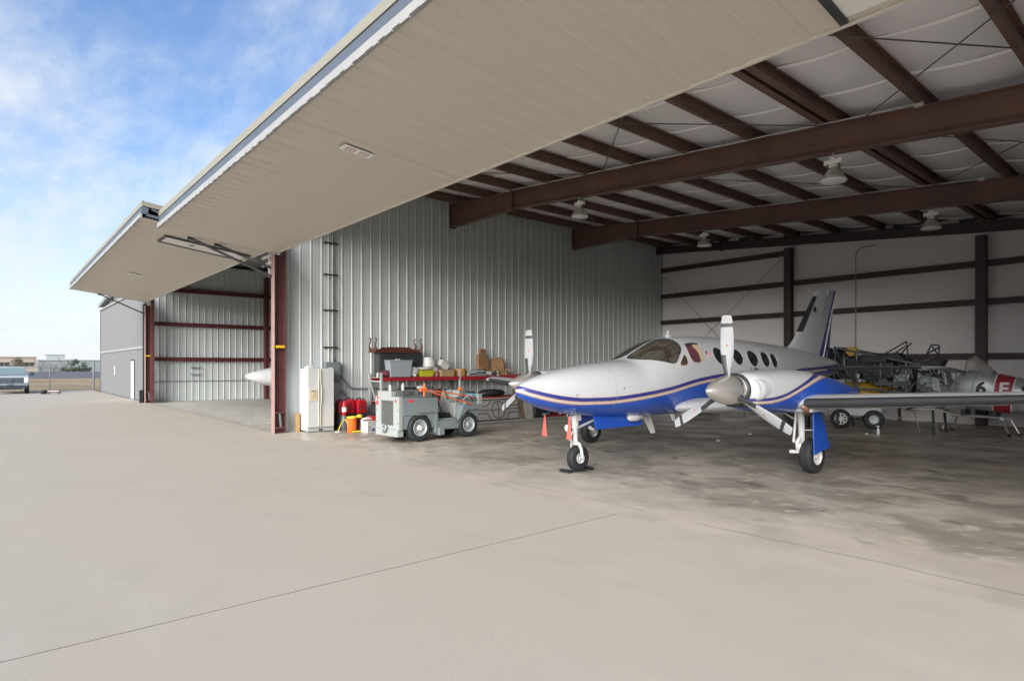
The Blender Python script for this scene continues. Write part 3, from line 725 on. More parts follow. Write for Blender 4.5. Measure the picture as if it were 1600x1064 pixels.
def propeller(parent, c, phase=0):
    """three-blade propeller with spinner; blades are parts"""
    c = Vector(c)
    sp = MB(); sp.lathe([(.215, .05), (.22, .0), (.22, -.12), (.20, -.22), (.165, -.34), (.115, -.46), (.06, -.56), (.018, -.615), (.001, -.625)], c, (0, 1, 0), 32, caps=False); sp.lathe([(.217, .05), (.001, .05)], c, (0, 1, 0), 32, caps=False)
    spn = sp.build('spinner', 'spinner', parent, 50)
    b = MB(); b.lathe([(.223, -.02), (.223, -.05)], c, (0, 1, 0), 32, caps=False); b.build('spinner_band', 'chrome', spn, 50)
    for k in range(3):
        an = phase+2*math.pi*k/3; rd = Vector((math.sin(an), 0, math.cos(an))); tg = Vector((math.cos(an), 0, -math.sin(an))); ax = Vector((0, 1, 0))
        def ring(r, w, th, tw):
            cc = c+rd*r+ax*(-.09); u = tg*math.cos(tw)+ax*math.sin(tw); v = ax*math.cos(tw)-tg*math.sin(tw); n = 14
            return [cc+u*(w/2*math.cos(2*math.pi*q/n))+v*(th/2*math.sin(2*math.pi*q/n)) for q in range(n)]
        prof = [(.14, .075, .075, 1.0), (.24, .085, .08, .95), (.32, .115, .06, .85), (.42, .155, .045, .72), (.58, .185, .032, .58), (.75, .188, .024, .48), (.9, .176, .018, .42), (.93, .173, .017, .41), (.985, .165, .015, .39), (1.03, .155, .013, .38), (1.09, .135, .010, .37), (1.105, .10, .006, .37)]
        m = MB(); rr = [ring(*p) for p in prof]; m.rings(rr, True)
        # paint bands: white blade, dark band, white tip
        nn = 14
        for i in range(len(prof)-1):
            mi = 1 if i == 7 else (0)
            for q in range(nn): m.m[i*nn+q] = mi
        bl = m.build('propeller_blade', ['prop_white', 'boot'], parent, 40)
        bt = MB(); rs = []
        for p in [(.17, .08, .08, 1.0), (.24, .09, .085, .95), (.32, .12, .065, .85), (.42, .160, .05, .72), (.52, .178, .042, .63)]:
            rg = ring(p[0], p[1]+.006, p[2]+.006, p[3]); rs.append([rg[(q+14) % 14] for q in range(4, 11)])
        bt.rings(rs, False, closed=False); bt.build('deice_boot', 'boot', bl, 40)
        e = MB(); cc = c+rd*.66+ax*(-.09); tw = .53; u = tg*math.cos(tw)+ax*math.sin(tw); v = ax*math.cos(tw)-tg*math.sin(tw)
        e.obox(cc-v*.0165, u*.012, rd*.014, v*.0015); e.build('blade_emblem', 'streamer', bl)

NST = [(-1.82, 1.20, 1.60, .24), (-1.76, 1.15, 1.645, .32), (-1.6, 1.10, 1.675, .39), (-1.2, 1.045, 1.70, .44), (-.6, 1.01, 1.71, .46), (-.1, 1.0, 1.685, .46), (.3, 1.01, 1.64, .45), (.8, 1.03, 1.56, .41), (1.3, 1.09, 1.47, .33), (1.8, 1.17, 1.38, .22), (2.15, 1.24, 1.31, .08), (2.2, 1.255, 1.285, .02)]
NLINE = [(-1.82, 1.185), (-1.5, 1.20), (-1.2, 1.25), (-.9, 1.335), (-.6, 1.42), (-.3, 1.495), (0, 1.545), (.4, 1.57), (1, 1.57), (2.3, 1.55)]
def nsurf(y, th):
    b, t, w = (interp(NST, y, c) for c in (1, 2, 3)); zm = b+(t-b)*.5; n = 2.6; s, c = math.sin(th), math.cos(th)
    return w*math.copysign(abs(s)**(2/n), s), y, zm+(t-b)/2*math.copysign(abs(c)**(2/n), c)

def landing_light(parent, c):
    m = MB(); m.lathe([(.03, .05), (.055, .0), (.06, -.03)], c, (0, 1, 0), 14); l = m.build('landing_light', 'chrome', parent, 40)
    m = MB(); m.lathe([(.056, -.031), (.03, -.04), (.001, -.043)], c, (0, 1, 0), 14, caps=False); m.build('lens', 'lamp_lens', l, 40)

def airplane(root, full=True, paint='fuselage_paint', npaint='nacelle_paint'):
    ys = [-4.22, -4.2, -4.17, -4.12]+[-4.05+.07*k for k in range(155)]; ys = [y for y in ys if y < 6.79]+[6.8]
    m = MB(); n = 72; loft(ys, surf, n, m); at = [p[2]-interp(LINE, p[1], 1) for p in m.v]
    fus = m.build('fuselage', paint, root, 50, attr=at)
    # wings, stabiliser, fin
    for sd in (1, -1):
        def W(st): return [(a*sd, b, c, d) for a, b, c, d in st]
        wst = [(.55, -.98, 1.0, 2.25), (1.8, -.86, 1.10, 2.0), (2.75, -.76, 1.17, 1.85), (5.2, -.55, 1.33, 1.35), (6.0, -.46, 1.385, 1.15), (6.22, -.36, 1.40, .95), (6.3, -.15, 1.405, .55)]
        wg = wing_mesh(W(wst), .13).build('wing', 'wing_white' if full else 'paint_white', root, 35)
        boot_mesh(W([(2.78, -.757, 1.172, 1.845), (4, -.652, 1.252, 1.595), (5.2, -.55, 1.33, 1.35), (5.95, -.465, 1.381, 1.165)]), .13, .085, .006).build('deice_boot', 'boot_grey', wg, 35)
        if full:
            t = MB()
            for q in range(12):
                x = 2.9+q*.26; t.tube([(sd*x, interp([(2.75, -.76), (5.2, -.55), (6, -.46)], x, 1)+.03, interp([(2.75, 1.17), (5.2, 1.33), (6, 1.385)], x, 1)-.058), (sd*(x+.2), interp([(2.75, -.76), (5.2, -.55), (6, -.46)], x+.2, 1)+.03, interp([(2.75, 1.17), (5.2, 1.33), (6, 1.385)], x+.2, 1)-.058)], .004, 5)
            t.build('stitching', 'boot', wg)
        sst = [(.05, 5.35, 1.70, .98), (.4, 5.40, 1.70, .95), (2.3, 5.68, 1.73, .68), (2.5, 5.74, 1.735, .58), (2.62, 5.88, 1.735, .35)]
        sb = wing_mesh(W(sst), .10).build('stabiliser', 'wing_white', root, 35)
        boot_mesh(W([(.35, 5.39, 1.70, .96), (1.3, 5.53, 1.715, .82), (2.25, 5.67, 1.729, .69)]), .10, .09, .006).build('deice_boot', 'boot', sb, 35)
        st2 = wing_mesh(W([(.1, 5.352, 1.70, .985), (.62, 5.43, 1.704, .925)]), .103).build('root_fairing', 'paint_navy', sb, 35)
        wm = MB(); wm.lathe([(.025, -.12), (.03, .1), (.002, .14)], (sd*2.55, 6.2, 1.735), (0, 1, 0), 8); wm.build('tip_light', 'chrome', sb, 40)
    fst = [(1.9, 3.3, 0, 2.72), (2.12, 3.85, 0, 2.20), (2.3, 4.18, 0, 1.92), (2.45, 4.36, 0, 1.77), (2.6, 4.48, 0, 1.67), (3.55, 5.33, 0, 1.06), (3.68, 5.46, 0, .96), (3.75, 5.62, 0, .78)]
    fin = wing_mesh(fst, .075, True).build('fin', 'paint_white', root, 35)
    boot_mesh([(2.6, 4.48, 0, 1.67), (3.05, 4.885, 0, 1.382), (3.52, 5.305, 0, 1.08)], .075, .11, .005, True).build('deice_boot', 'boot', fin, 35)
    # rudder: trailing part, blue with a white line; the gap line in front of it
    def fe(z): return interp([(1.45, 5.15), (2.6, 5.52), (3.72, 6.02)], z, 1)   # hinge line
    def te(z): return interp([(1.45, 6.02), (1.9, 6.07), (2.6, 6.18), (3.75, 6.45)], z, 1)
    def slabz(z0, z1, f0, f1, th0, th1, nz=10):
        mm = MB(); rs = []
        for i in range(nz+1):
            z = z0+(z1-z0)*i/nz; F0 = f0(z) if callable(f0) else f0; F1 = f1(z) if callable(f1) else f1; a, b = fe(z)+(te(z)-fe(z))*F0, fe(z)+(te(z)-fe(z))*F1; rs.append([(th0, a, z), (th1, b, z), (-th1, b, z), (-th0, a, z)])
        mm.rings(rs, True); return mm
    rd = slabz(1.62, 3.73, 0, .9, .064, .02).build('rudder', 'paint_white', root)
    bf = lambda z: .80*max(0, (z-1.7)/2.04)**.8+.04
    slabz(1.5, 3.738, bf, 1.06, .068, .008).build('trailing_panel', 'paint_navy', rd)
    slabz(1.62, 3.7, lambda z: bf(z)+(1-bf(z))*.42, lambda z: bf(z)+(1-bf(z))*.42+.045, .058, .054).build('pin_stripe', 'decal_white', rd)
    slabz(1.7, 3.6, -.02, -.005, .066, .066).build('hinge_gap', 'conduit', rd)
    if full:
        e = MB(); 
        for s_ in (1, -1): e.lathe([(.075, .0), (.075, .004), (.001, .005)], (s_*.07, 5.25, 3.18), (s_, -.04, 0), 16)
        e.build('fin_emblem', 'tube_dark', fin, 40)
        for z_, y_ in ((3.45, 5.75), (2.78, 5.45), (2.55, 5.47), (2.25, 5.5)):
            e = MB(); e.bar((.05, y_-.03, z_), (.06, y_+.06, z_+.004), .012, .012); e.build('static_wick', 'conduit', rd)
    for sd in (1, -1):
        nr = bpy.data.objects.new('engine_nacelle', None); col.objects.link(nr); nr.parent = root; nr.location = (2.3*sd, 0, 0)
        m = MB(); yn = [-1.82, -1.79, -1.76, -1.7]+[-1.62+.07*k for k in range(55)]; yn = [y for y in yn if y < 2.19]+[2.2]
        loft(yn, nsurf, 56, m); at = [p[2]-interp(NLINE, p[1], 1) for p in m.v]
        m.build('nacelle_shell', npaint, nr, 50, attr=at)
        for y_ in (-1.45, -.75, .25):
            q = MB(); q.rings([[nsurf(y_+dy, 2*math.pi*k/56) for k in range(56)] for dy in (-.003, .003)], False)
            q.v = [(x_*1.006, yy_, 1.35+(z_-1.35)*1.007) for x_, yy_, z_ in q.v]; q.build('cowl_seam', 'seam', nr, 60)
        propeller(nr, (0, -1.95, 1.405), phase=R(-1))
        for q in (1, -1):
            m = MB(); cc = Vector((.275*q, -1.72, 1.41)); rs = []
            for k, (sc_, dy) in enumerate(((1.28, .22), (1.24, .05), (1.14, -.04), (1.0, -.055), (.93, -.03), (.9, .03))):
                rs.append([cc+Vector((.105*sc_*math.cos(a), dy, .135*sc_*math.sin(a))) for a in [2*math.pi*t/24 for t in range(24)]])
            m.rings(rs, False); m.build('intake_lip', 'paint_white', nr, 60)
            m = MB(); m.rings([[cc+Vector((.1*math.cos(a), .0, .128*math.sin(a))) for a in [2*math.pi*t/24 for t in range(24)]], [cc+Vector((.001*math.cos(a), .015, .001*math.sin(a))) for a in [2*math.pi*t/24 for t in range(24)]]], False); m.build('intake', 'dark_plastic', nr)
            m = MB(); m.tube([cc+Vector((-.05*q, -.015, -.1)), cc+Vector((-.045*q, -.03, 0)), cc+Vector((-.05*q, -.015, .1))], .014, 8); m.build('intake_strut', 'prop_white', nr, 60)
        m = MB(); m.lathe([(.25, .0), (.24, -.03), (.2, -.05)], (0, -1.83, 1.405), (0, 1, 0), 28); m.build('spinner_backplate', 'tube_dark', nr, 50)
        m = MB(); m.obox((0, -1.74, 1.17), (.2, 0, 0), (0, .05, 0), (0, 0, .028)); m.build('chin_scoop', 'dark_plastic', nr, bevel=.02)
        m = MB(); m.tube([(.25*sd, -.2, 1.02), (.25*sd, .1, .95), (.25*sd, .35, .93)], .05, 12); m.build('exhaust_stack', 'brass', nr, 60)
        if full:
            # blister where the nacelle carries the wing
            m = MB(); m.obox((.42*sd, -.35, 1.07), (.14, 0, 0), (0, .3, 0), (0, 0, .03)); m.build('wing_root_strip', 'prop_white', nr, bevel=.02)
            m = MB(); m.rings([[Vector((.47*sd, -.66, 1.13))+Vector((.055*math.sin(a)*s_+.02*sd*k, -.12+.15*k+0*s_, .075*math.cos(a)*s_-.02*k)) for a in [2*math.pi*t/14 for t in range(14)]] for k, s_ in ((0, .15), (.4, .8), (.8, 1), (1.4, .8), (2, .1))], True); m.build('landing_lamp_fairing', 'brass', nr, 60)
        # main gear
        gr = bpy.data.objects.new('main_gear', None); col.objects.link(gr); gr.parent = root; gr.location = (2.55*sd, 0, 0)
        m = MB(); m.tube([(-.14*sd, -.12, 1.12), (-.14*sd, -.08, .8), (-.15*sd, -.04, .46)], [.055, .055, .045], 14); m.build('strut', 'gear_white', gr, 60)
        m = MB(); m.tube([(-.15*sd, -.06, .62), (-.15*sd, -.2, .50), (-.15*sd, -.16, .36), (-.15*sd, 0, .28)], [.03, .035, .04, .035], 10); m.tube([(-.17*sd, .0, .28), (.06*sd, 0, .28)], .03, 10); m.tube([(-.28*sd, -.18, .34), (-.12*sd, -.16, .35)], .032, 10); m.build('trailing_link', 'gear_white', gr, 60)
        m = MB(); m.tube([(-.62*sd, -.1, 1.06), (-.14*sd, -.08, .82)], .014, 8); m.build('side_brace', 'gear_white', gr)
        m = MB(); m.tube([(-.2*sd, -.13, 1.08), (-.22*sd, -.15, .68), (-.21*sd, -.2, .5)], .022, 8); m.build('brake_line', 'gear_white', gr, 60)
        m = MB(); m.lathe([(.06, -.03), (.075, 0), (.06, .03)], (-.12*sd, -.14, .43), (1, 0, 0), 12); m.build('link_pivot', 'gear_white', gr, 40)
        wheel(gr, (.0, 0, .285), (1, 0, 0), .285, .20, 'gear_white', 'tyre', 'gear_white', .50, side=sd)
        m = MB(); xx = .125*sd; m.prism([(xx, -.26, 1.12), (xx, -.02, 1.12), (xx+.03*sd, .26, .42), (xx+.03*sd, -.28, .34)], (.018*sd, 0, 0)); m.build('gear_door', 'paint_blue', gr, bevel=.006)
        m = MB(); m.tube([(-.12*sd, -.05, .7), (xx+.03*sd, .02, .72)], .01, 8); m.build('door_rod', 'gear_white', gr)
    # nose gear
    ng = bpy.data.objects.new('nose_gear', None); col.objects.link(ng); ng.parent = root; ng.location = (0, -2.93, 0)
    m = MB(); m.tube([(0, -.02, 1.0), (0, -.01, .72)], .062, 14); m.tube([(0, -.01, .74), (0, 0, .44)], .042, 14); m.obox((0, 0, .93), (.075, 0, 0), (0, .06, 0), (0, 0, .08)); m.build('strut', 'gear_white', ng, 60)
    for q in (1, -1):
        m = MB(); m.tube([(0, .0, .47), (.09*q, .0, .455), (.115*q, .02, .38), (.115*q, .05, .22)], [.04, .032, .028, .024], 10); m.build('fork', 'gear_white', ng, 60)
    m = MB(); m.bar((0, -.05, .66), (0, -.17, .57), .05, .025); m.bar((0, -.17, .57), (0, -.05, .47), .05, .025); m.build('torque_link', 'gear_white', ng, bevel=.004)
    m = MB(); m.tube([(0, .05, .72), (0, .75, .92)], .022, 10); m.build('drag_brace', 'gear_white', ng, 60)
    m = MB(); m.tube([(-.1, -.06, 1.0), (-.12, -.08, .93), (-.05, -.07, .86)], .014, 8); m.build('steering_arm', 'gear_white', ng, 60)
    wheel(ng, (0, .05, .215), (1, 0, 0), .215, .15, 'gear_white', 'tyre', 'gear_white', .42)
    landing_light(ng, (-.085, -.09, .72))
    for q in (1, -1):
        m = MB(); m.prism([(.2*q, -2.72, .93), (.2*q, -1.5, .9), (.235*q, -1.52, .705), (.235*q, -2.70, .70)], (.014*q, 0, 0)); m.build('nose_gear_door', 'paint_blue', root, bevel=.004)
    if not full: return
    # glazing
    pane = [(-1.79, 2.5), (-1.72, 24), (-1.56, 38), (-1.40, 50), (-1.13, 66), (-.97, 56), (-.79, 46), (-.73, 30), (-.75, 14), (-.80, 2.5), (-1.3, 2.5)]
    quarter = [(-1.04, 69.5), (-.80, 55), (-.76, 60), (-.79, 71.5), (-.9, 72)]
    side = [(-.61, 37), (-.36, 36), (-.2, 38), (-.26, 50), (-.3, 62), (-.34, 71), (-.62, 71.5), (-.68, 63), (-.67, 52)]
    for sd in (1, -1):
        mir = lambda o: [(a, b*sd) for a, b in o]
        w = patch(mir(pane), .004, 7, 2).build('windshield', 'glass_pilot', fus, 60)
        border(mir(pane), .007, .012).build('windshield_seal', 'tube_dark', fus, 50)
        patch(mir(quarter), .004, 4, 1).build('quarter_window', 'glass_pilot', fus, 60)
        border(mir(quarter), .006, .010, 1).build('window_seal', 'cabin_cream', fus, 50)
        patch(mir(side), .004, 5, 1).build('pilot_window', 'maroon', fus, 60)
        rear = [(-.40, 37), (-.2, 38), (-.26, 50), (-.3, 62), (-.34, 71), (-.42, 71), (-.39, 55), (-.47, 42)]
        patch(mir(rear), .006, 4, 1).build('window_surround', 'cabin_cream', fus, 60)
        patch(mir([(-.62, 36.5), (-.2, 37), (-.23, 42), (-.62, 42)]), .007, 3, 0).build('window_visor', 'dark_plastic', fus, 60)
        border(mir(side), .008, .008, 1).build('window_seal', 'prop_white', fus, 50)
        for y_, w_, t_ in ((.24, .18, 61.5), (.85, .18, 63), (1.4, .19, 65), (1.9, .165, 66), (2.27, .135, 68)):
            ov = [(y_+w_*math.cos(a), t_+13.5*math.sin(a)) for a in [2*math.pi*k/20 for k in range(20)]]
            patch(mir(ov), .004, 3, 0).build('cabin_window', 'glass_dark', fus, 60)
            border(mir(ov), .006, .008, 0).build('window_seal', 'paint_white', fus, 50)
        for (y_, t_) in ((-3.3, 93), (-2.4, 84)):
            q = off_pt(y_, t_*sd, .002); m = MB(); m.lathe([(.012, -.01), (.012, .004), (.001, .005)], q, (sd, 0, .2), 8); m.build('nose_vent', 'dark_plastic', fus)
        # door handle and a small flag
        q = off_pt(1.42, 82*sd, .004); m = MB(); m.obox(q, (.004, 0, 0), (0, .045, 0), (0, 0, .018)).obox(q+Vector((.004*sd, .05, 0)), (.004, 0, 0), (0, .05, 0), (0, 0, .006)); m.build('door_handle', 'dark_plastic', fus)
        q = off_pt(1.22, 82*sd, .004); m = MB(); m.obox(q, (.003, 0, 0), (0, .022, 0), (0, 0, .03)); m.build('placard', 'conduit', fus)
        fl = [(-.17, 54.5), (-.02, 54.5), (-.02, 63), (-.17, 63)]
        f0 = patch(fl if sd > 0 else mir(fl), .003, 2, 0).build('flag_decal', 'decal_white', fus)
        for k in range(4):
            a = 54.8+k*2.1; st = [(-.168, a), (-.022, a), (-.022, a+1.15), (-.168, a+1.15)]; patch(mir(st), .005, 2, 0).build('flag_stripe', 'decal_red', f0)
        ca = [(-.168, 54.7), (-.105, 54.7), (-.105, 59), (-.168, 59)]; patch(mir(ca), .007, 2, 0).build('flag_canton', 'decal_blue', f0)
    # skin seams and hatches
    for y_ in (-2.55, 2.75, 3.9):
        m = MB(); m.rings([[Vector(surf(y_+dy, 2*math.pi*k/72))+Vector((0, 0, 0)) for k in range(72)] for dy in (-.003, .003)], False)
        c0_ = sec(y_)[3]
        for i, v in enumerate(m.v):
            w = Vector((v[0], 0, v[2]-c0_)); w = w*(1+.0025/max(w.length, .05)); m.v[i] = (w.x, v[1], c0_+w.z)
        m.build('skin_seam', 'seam', fus, 60)
    for sd in (1, -1):
        mir = lambda o: [(a, b*sd) for a, b in o]
        border(mir([(.95, 42), (1.68, 42), (1.68, 105), (.95, 105)]), .0025, .006, 1).build('door_seam', 'seam', fus, 60)
    m = MB(); p = Vector(surf(-.47, 0)); m.lathe([(.075, -.02), (.07, .03), (.035, .05), (.032, .1), (.02, .115), (.001, .12)], p, (0, 0, 1), 16); m.build('beacon', 'prop_white', root, 50)
    m = MB(); m.prism([(.02, -1.25, .87), (.02, -1.02, .87), (.02, -.86, .5), (.02, -.98, .5)], (-.03, 0, 0)); m.build('belly_antenna', 'gear_white', root, bevel=.008)
    m = MB(); m.lathe([(.01, -.2), (.06, -.16), (.075, 0), (.05, .16), (.01, .2)], (.28, -1.75, .86), (0, 1, 0), 12); m.build('belly_fairing', 'gear_white', root, 60)
    m = MB(); m.prism([(.3, -.78, .88), (.3, -.66, .88), (.3, -.64, .74), (.3, -.7, .74)], (-.02, 0, 0)); m.build('belly_antenna', 'gear_white', root, bevel=.004)
    for q in (1, -1):
        m = MB(); m.tube([(.30*q, -3.2, 1.12), (.30*q, -3.26, .97), (.30*q, -3.40, .955)], .012, 8); m.build('pitot_tube', 'chrome', root, 60)

plane = thing('airplane', 'white and blue twin-propeller airplane standing nose-out in the open hangar', 'airplane', (-7.0, 10.4, 0), -2.5)
airplane(plane)
# hidden companion in the middle bay: only its white nose shows past the red column
mat('fus_white', (.60, .61, .62), .3, 0, 1, .04, coat=.3)
plane2 = thing('parked_airplane', 'white airplane in the middle bay, only its pointed nose showing past the red column', 'airplane', (-25.0, 11.75, -.13+.13), 0)
airplane(plane2, False, 'fus_white', 'fus_white')
# streamers and chock
PLM = Matrix.Translation((-7.0, 10.4, 0)) @ Matrix.Rotation(R(-2.5), 4, 'Z')
for k, q in enumerate((1, -1)):
    m = MB(); rs = []
    for i in range(9):
        t = i/8; w = .010+.028*t+.008*t*t; z = .96-.37*t; f = .012*math.sin(t*5+k); rs.append([(-w, f-.004, z), (0, f+.02*t-.004, z), (w, f-.004, z), (w, f+.004, z), (0, f+.02*t+.004, z), (-w, f+.004, z)])
    m.rings(rs, True); o = m.build('streamer', 'streamer', None, 60); o.location = PLM @ Vector((.30*q, -3.36, 0)); o.rotation_euler = (0, 0, R(35))
    tag(o, ('red cloth streamer hanging under the nose, beside the nose gear strut' if q > 0 else 'red cloth streamer hanging under the nose, farther left from the nose gear'), 'streamer', 'pitot streamers')
ck = MB(); c0 = PLM @ Vector((0, -2.9, 0))
for dy in (-.25, .25):
    ck.prism([(c0.x-.12, c0.y+dy-.06, 0.003), (c0.x-.12, c0.y+dy+.06, .003), (c0.x-.12, c0.y+dy+.02, .05), (c0.x-.12, c0.y+dy-.02, .05)], (.24, 0, 0))
ck.tube([(c0.x+.13, c0.y-.25, .03), (c0.x+.16, c0.y, .015), (c0.x+.13, c0.y+.25, .03)], .01, 6)
tag(ck.build('wheel_chock', 'black', None, bevel=.006), 'black rubber wheel chock under the nose wheel of the airplane', 'chock')
# ------------------------------------------------------------------ lamps under the rafters
def lamp(x, y, label):
    zt = zb(x); t = thing('high_bay_lamp', label, 'lamp', (x, y-.03, zt-.5), 0, 'high bay lamps under the rafters')
    m = MB(); m.lathe([(.215, 0), (.21, .02), (.19, .06), (.15, .13), (.105, .185), (.07, .215), (.06, .23)], (0, 0, 0), (0, 0, 1), 28, caps=False); sh = m.build('lamp_shade', 'lamp_alu', t, 50)
    m = MB(); m.lathe([(.205, .005), (.12, -.015), (.001, -.02)], (0, 0, 0), (0, 0, 1), 28, caps=False); m.build('lens', 'lamp_lens', sh, 50)
    m = MB(); m.lathe([(.22, -.006), (.22, .012), (.205, .012)], (0, 0, 0), (0, 0, 1), 28, caps=False); m.build('shade_rim', 'lamp_white', sh, 50)
    m = MB(); m.box(-.15, .15, -.045, .045, .30, .38).box(-.045, .045, -.05, .05, .382, .42); m.build('ballast_box', 'lamp_white', t, bevel=.006)
    m = MB(); m.box(-.07, .07, -.04, .04, .24, .275).box(-.025, .025, -.025, .025, .2, .24).box(-.02, .02, -.02, .02, .275, .3); m.build('socket', 'lamp_white', t, bevel=.004)
    for s in (-1, 1):
        m = MB(); m.bar((s*.1, 0, .17), (s*.1, 0, .3), .012, .03); m.build('bracket', 'cable', t)
    m = MB(); m.tube([(0, 0, .42), (.015, 0, .45), (-.012, 0, .47), (0, 0, .505)], .008, 6); m.lathe([(.012, .0), (.022, .012), (.012, .024)], (0, -.0, .47), (0, 1, 0), 8); m.build('hook', 'cable_light', t, 60)
    return t
lamp(-4.55, 11.4, 'high bay lamp hanging largest and nearest, from the front rafter on the right')
lamp(-10.7, 11.4, 'high bay lamp hanging from the front rafter near the ribbed partition')
lamp(-4.61, 17.1, 'high bay lamp hanging from the rear rafter on the right')
lamp(-10.71, 17.1, 'smallest high bay lamp, hanging from the rear rafter above the propeller')

# ------------------------------------------------------------------ refrigerator and its neighbours
t = thing('refrigerator', 'white side-by-side refrigerator with an ice dispenser standing against the ribbed wall', 'refrigerator', (-16.02, 6.72, 0))
m = MB(); m.box(-.34, .14, -.37, .37, .04, 1.70); m.build('cabinet', 'white_app_side', t, bevel=.01)
for nm, y0, y1 in (('freezer_door', -.368, -.045), ('fridge_door', -.037, .368)):
    m = MB(); m.box(.145, .205, y0, y1, .13, 1.705); m.build(nm, 'white_app', t, bevel=.014)
for y0, sg in ((-.065, -1), (-.018, 1)):
    m = MB(); m.tube([(.21, y0, .16), (.225, y0, .2), (.225, y0+.006*sg, .75), (.245, y0+.016*sg, .85), (.245, y0+.016*sg, 1.2), (.225, y0+.006*sg, 1.3), (.225, y0, 1.64), (.21, y0, 1.68)], .013, 8); m.build('handle', 'cream', t, 60)
m = MB(); m.box(.206, .216, -.34, -.10, .83, 1.16); dsp = m.build('ice_dispenser', 'cream', t, bevel=.005)
m = MB(); m.box(.217, .221, -.29, -.135, .88, 1.08); m.build('dispenser_recess', 'cabin_cream', dsp); m = MB(); m.box(.217, .226, -.28, -.15, 1.09, 1.115); m.build('control_strip', 'conduit', dsp); m = MB(); m.box(.222, .235, -.26, -.2, .99, 1.05); m.build('dispenser_lever', 'white_app', dsp, bevel=.004)
m = MB(); m.box(.1, .19, -.36, .36, .02, .115); m.build('kick_plate', 'rim_grey', t)
m = MB(); m.box(.18, .2, -.06, .05, .04, .085); m.build('vent_grille', 'tube_dark', t)
for y0 in (-.3, .3):
    m = MB(); m.box(.12, .18, y0-.05, y0+.05, 1.706, 1.73); m.build('hinge_cover', 'white_app', t, bevel=.006)
m = MB(); m.prism([(-16.25, 6.42, 1.702), (-16.25, 6.62, 1.702), (-16.25, 6.60, 1.77), (-16.25, 6.50, 1.79), (-16.25, 6.43, 1.745)], (.22, 0, 0)); tag(m.build('folded_towel', 'plastic_white', None, bevel=.02), 'crumpled white cloth lying on top of the refrigerator', 'cloth')
m = MB(); m.box(-16.33, -16.22, 6.2, 6.3, 0, .5); o = tag(m.build('wood_block', 'wood', None, bevel=.008), 'short upright wooden plank end beside the refrigerator', 'plank')
t = thing('electrical_box', 'grey electrical disconnect box on the ribbed wall behind the refrigerator', 'electrical box', (XW, 7.25, 0))
m = MB(); m.box(.02, .17, -.22, .22, 1.3, 1.88); m.build('enclosure', 'grey_metal_box', t, bevel=.01)
m = MB(); m.box(.171, .18, -.2, .2, 1.32, 1.86); m.build('cover', 'grey_metal_box', t, bevel=.004)
m = MB(); m.lathe([(.03, 0), (.03, .04), (.02, .05)], (.1, .08, 1.88), (0, 0, 1), 10); m.build('knockout_hub', 'tube_dark', t)
m = MB(); m.tube([(.1, .23, 1.47), (.1, .3, 1.45), (.08, .38, 1.36), (.05, .5, 1.2), (.04, .62, 1.13), (.035, .75, 1.12), (.035, 1.75, 1.10)], .022, 8); m.build('conduit', 'conduit', t, 60)
m = MB(); m.lathe([(.035, 0), (.035, .05)], (.1, .222, 1.47), (0, 1, 0), 10); m.build('conduit_hub', 'tube_dark', t); m = MB(); m.box(.06, .14, .24, .34, .98, 1.1); m.build('outlet_box', 'conduit', t, bevel=.006)

# clutter on the floor next to the refrigerator
t = thing('fire_extinguisher', 'red fire extinguisher with a white label beside the refrigerator', 'fire extinguisher', (-15.72, 7.34, .0))
m = MB(); m.lathe([(.055, .42), (.062, .44), (.062, .70), (.05, .76), (.025, .79), (.022, .82)], (0, 0, 0), (0, 0, 1), 18); m.build('cylinder', 'red_plastic', t, 50)
m = MB(); m.lathe([(.0635, .52), (.0635, .64)], (0, 0, 0), (0, 0, 1), 18, caps=False); m.build('label_band', 'decal_white', t, 50)
m = MB(); m.box(-.02, .02, -.03, .05, .82, .86); m.bar((0, .02, .86), (0, .1, .88), .02, .012); m.build('valve_handle', 'dark_plastic', t, bevel=.004)
m = MB(); m.tube([(0, .03, .83), (.02, .09, .78), (.03, .085, .55), (.03, .07, .46)], .012, 6); m.build('hose', 'dark_plastic', t, 60)
m = MB(); m.lathe([(.058, .0), (.075, .03), (.08, .3), (.07, .41), (.03, .418)], (0, 0, 0), (0, 0, 1), 16); tag(m.build('gas_cylinder', 'frame_grey', None, 50, loc=(-15.72, 7.34, 0)), 'small grey gas cylinder standing under the fire extinguisher', 'cylinder')
def can(name, loc, w, d, h, mt, label, rz=0):
    t = thing(name, label, 'fuel can', loc, rz, 'red fuel cans by the wall')
    m = MB(); m.prism([(-d/2, -w/2, 0), (-d/2, w/2, 0), (-d/2, w/2, h*.8), (-d/2, w*.3, h), (-d/2, -w*.38, h), (-d/2, -w/2, h*.86)], (d, 0, 0)); m.build('can_body', mt, t, bevel=.03)
    m = MB(); m.tube([(0, -w*.3, h*.98), (0, -w*.2, h*1.1), (0, w*.12, h*1.1), (0, w*.22, h*.98)], .018, 8); m.build('handle', 'dark_plastic' if mt != 'red_dark' else mt, t, 60)
    m = MB(); m.lathe([(.03, 0), (.03, .06), (.018, .1)], (0, w*.36, h*.86), (0, .5, 1), 10); m.build('spout_cap', 'dark_plastic', t, 50)
    m = MB(); m.tube([(d/2+.004, -w*.3, h*.2), (d/2+.006, 0, h*.75), (d/2+.004, w*.35, h*.15)], .012, 6); m.build('carry_strap', 'dark_plastic', t, 60)
m = MB(); m.box(-16.28, -15.75, 7.28, 8.06, 0, .44); tag(m.build('crate', 'frame_dark', None, bevel=.015), 'low dark crate under the red fuel cans', 'crate')
can('fuel_can', (-16.0, 7.92, .44), .30, .36, .38, 'red_plastic', 'larger red can resting behind the orange bucket', 8)
can('fuel_can', (-16.05, 7.62, .44), .26, .34, .40, 'red_plastic', 'red can next to the fire extinguisher', -6)
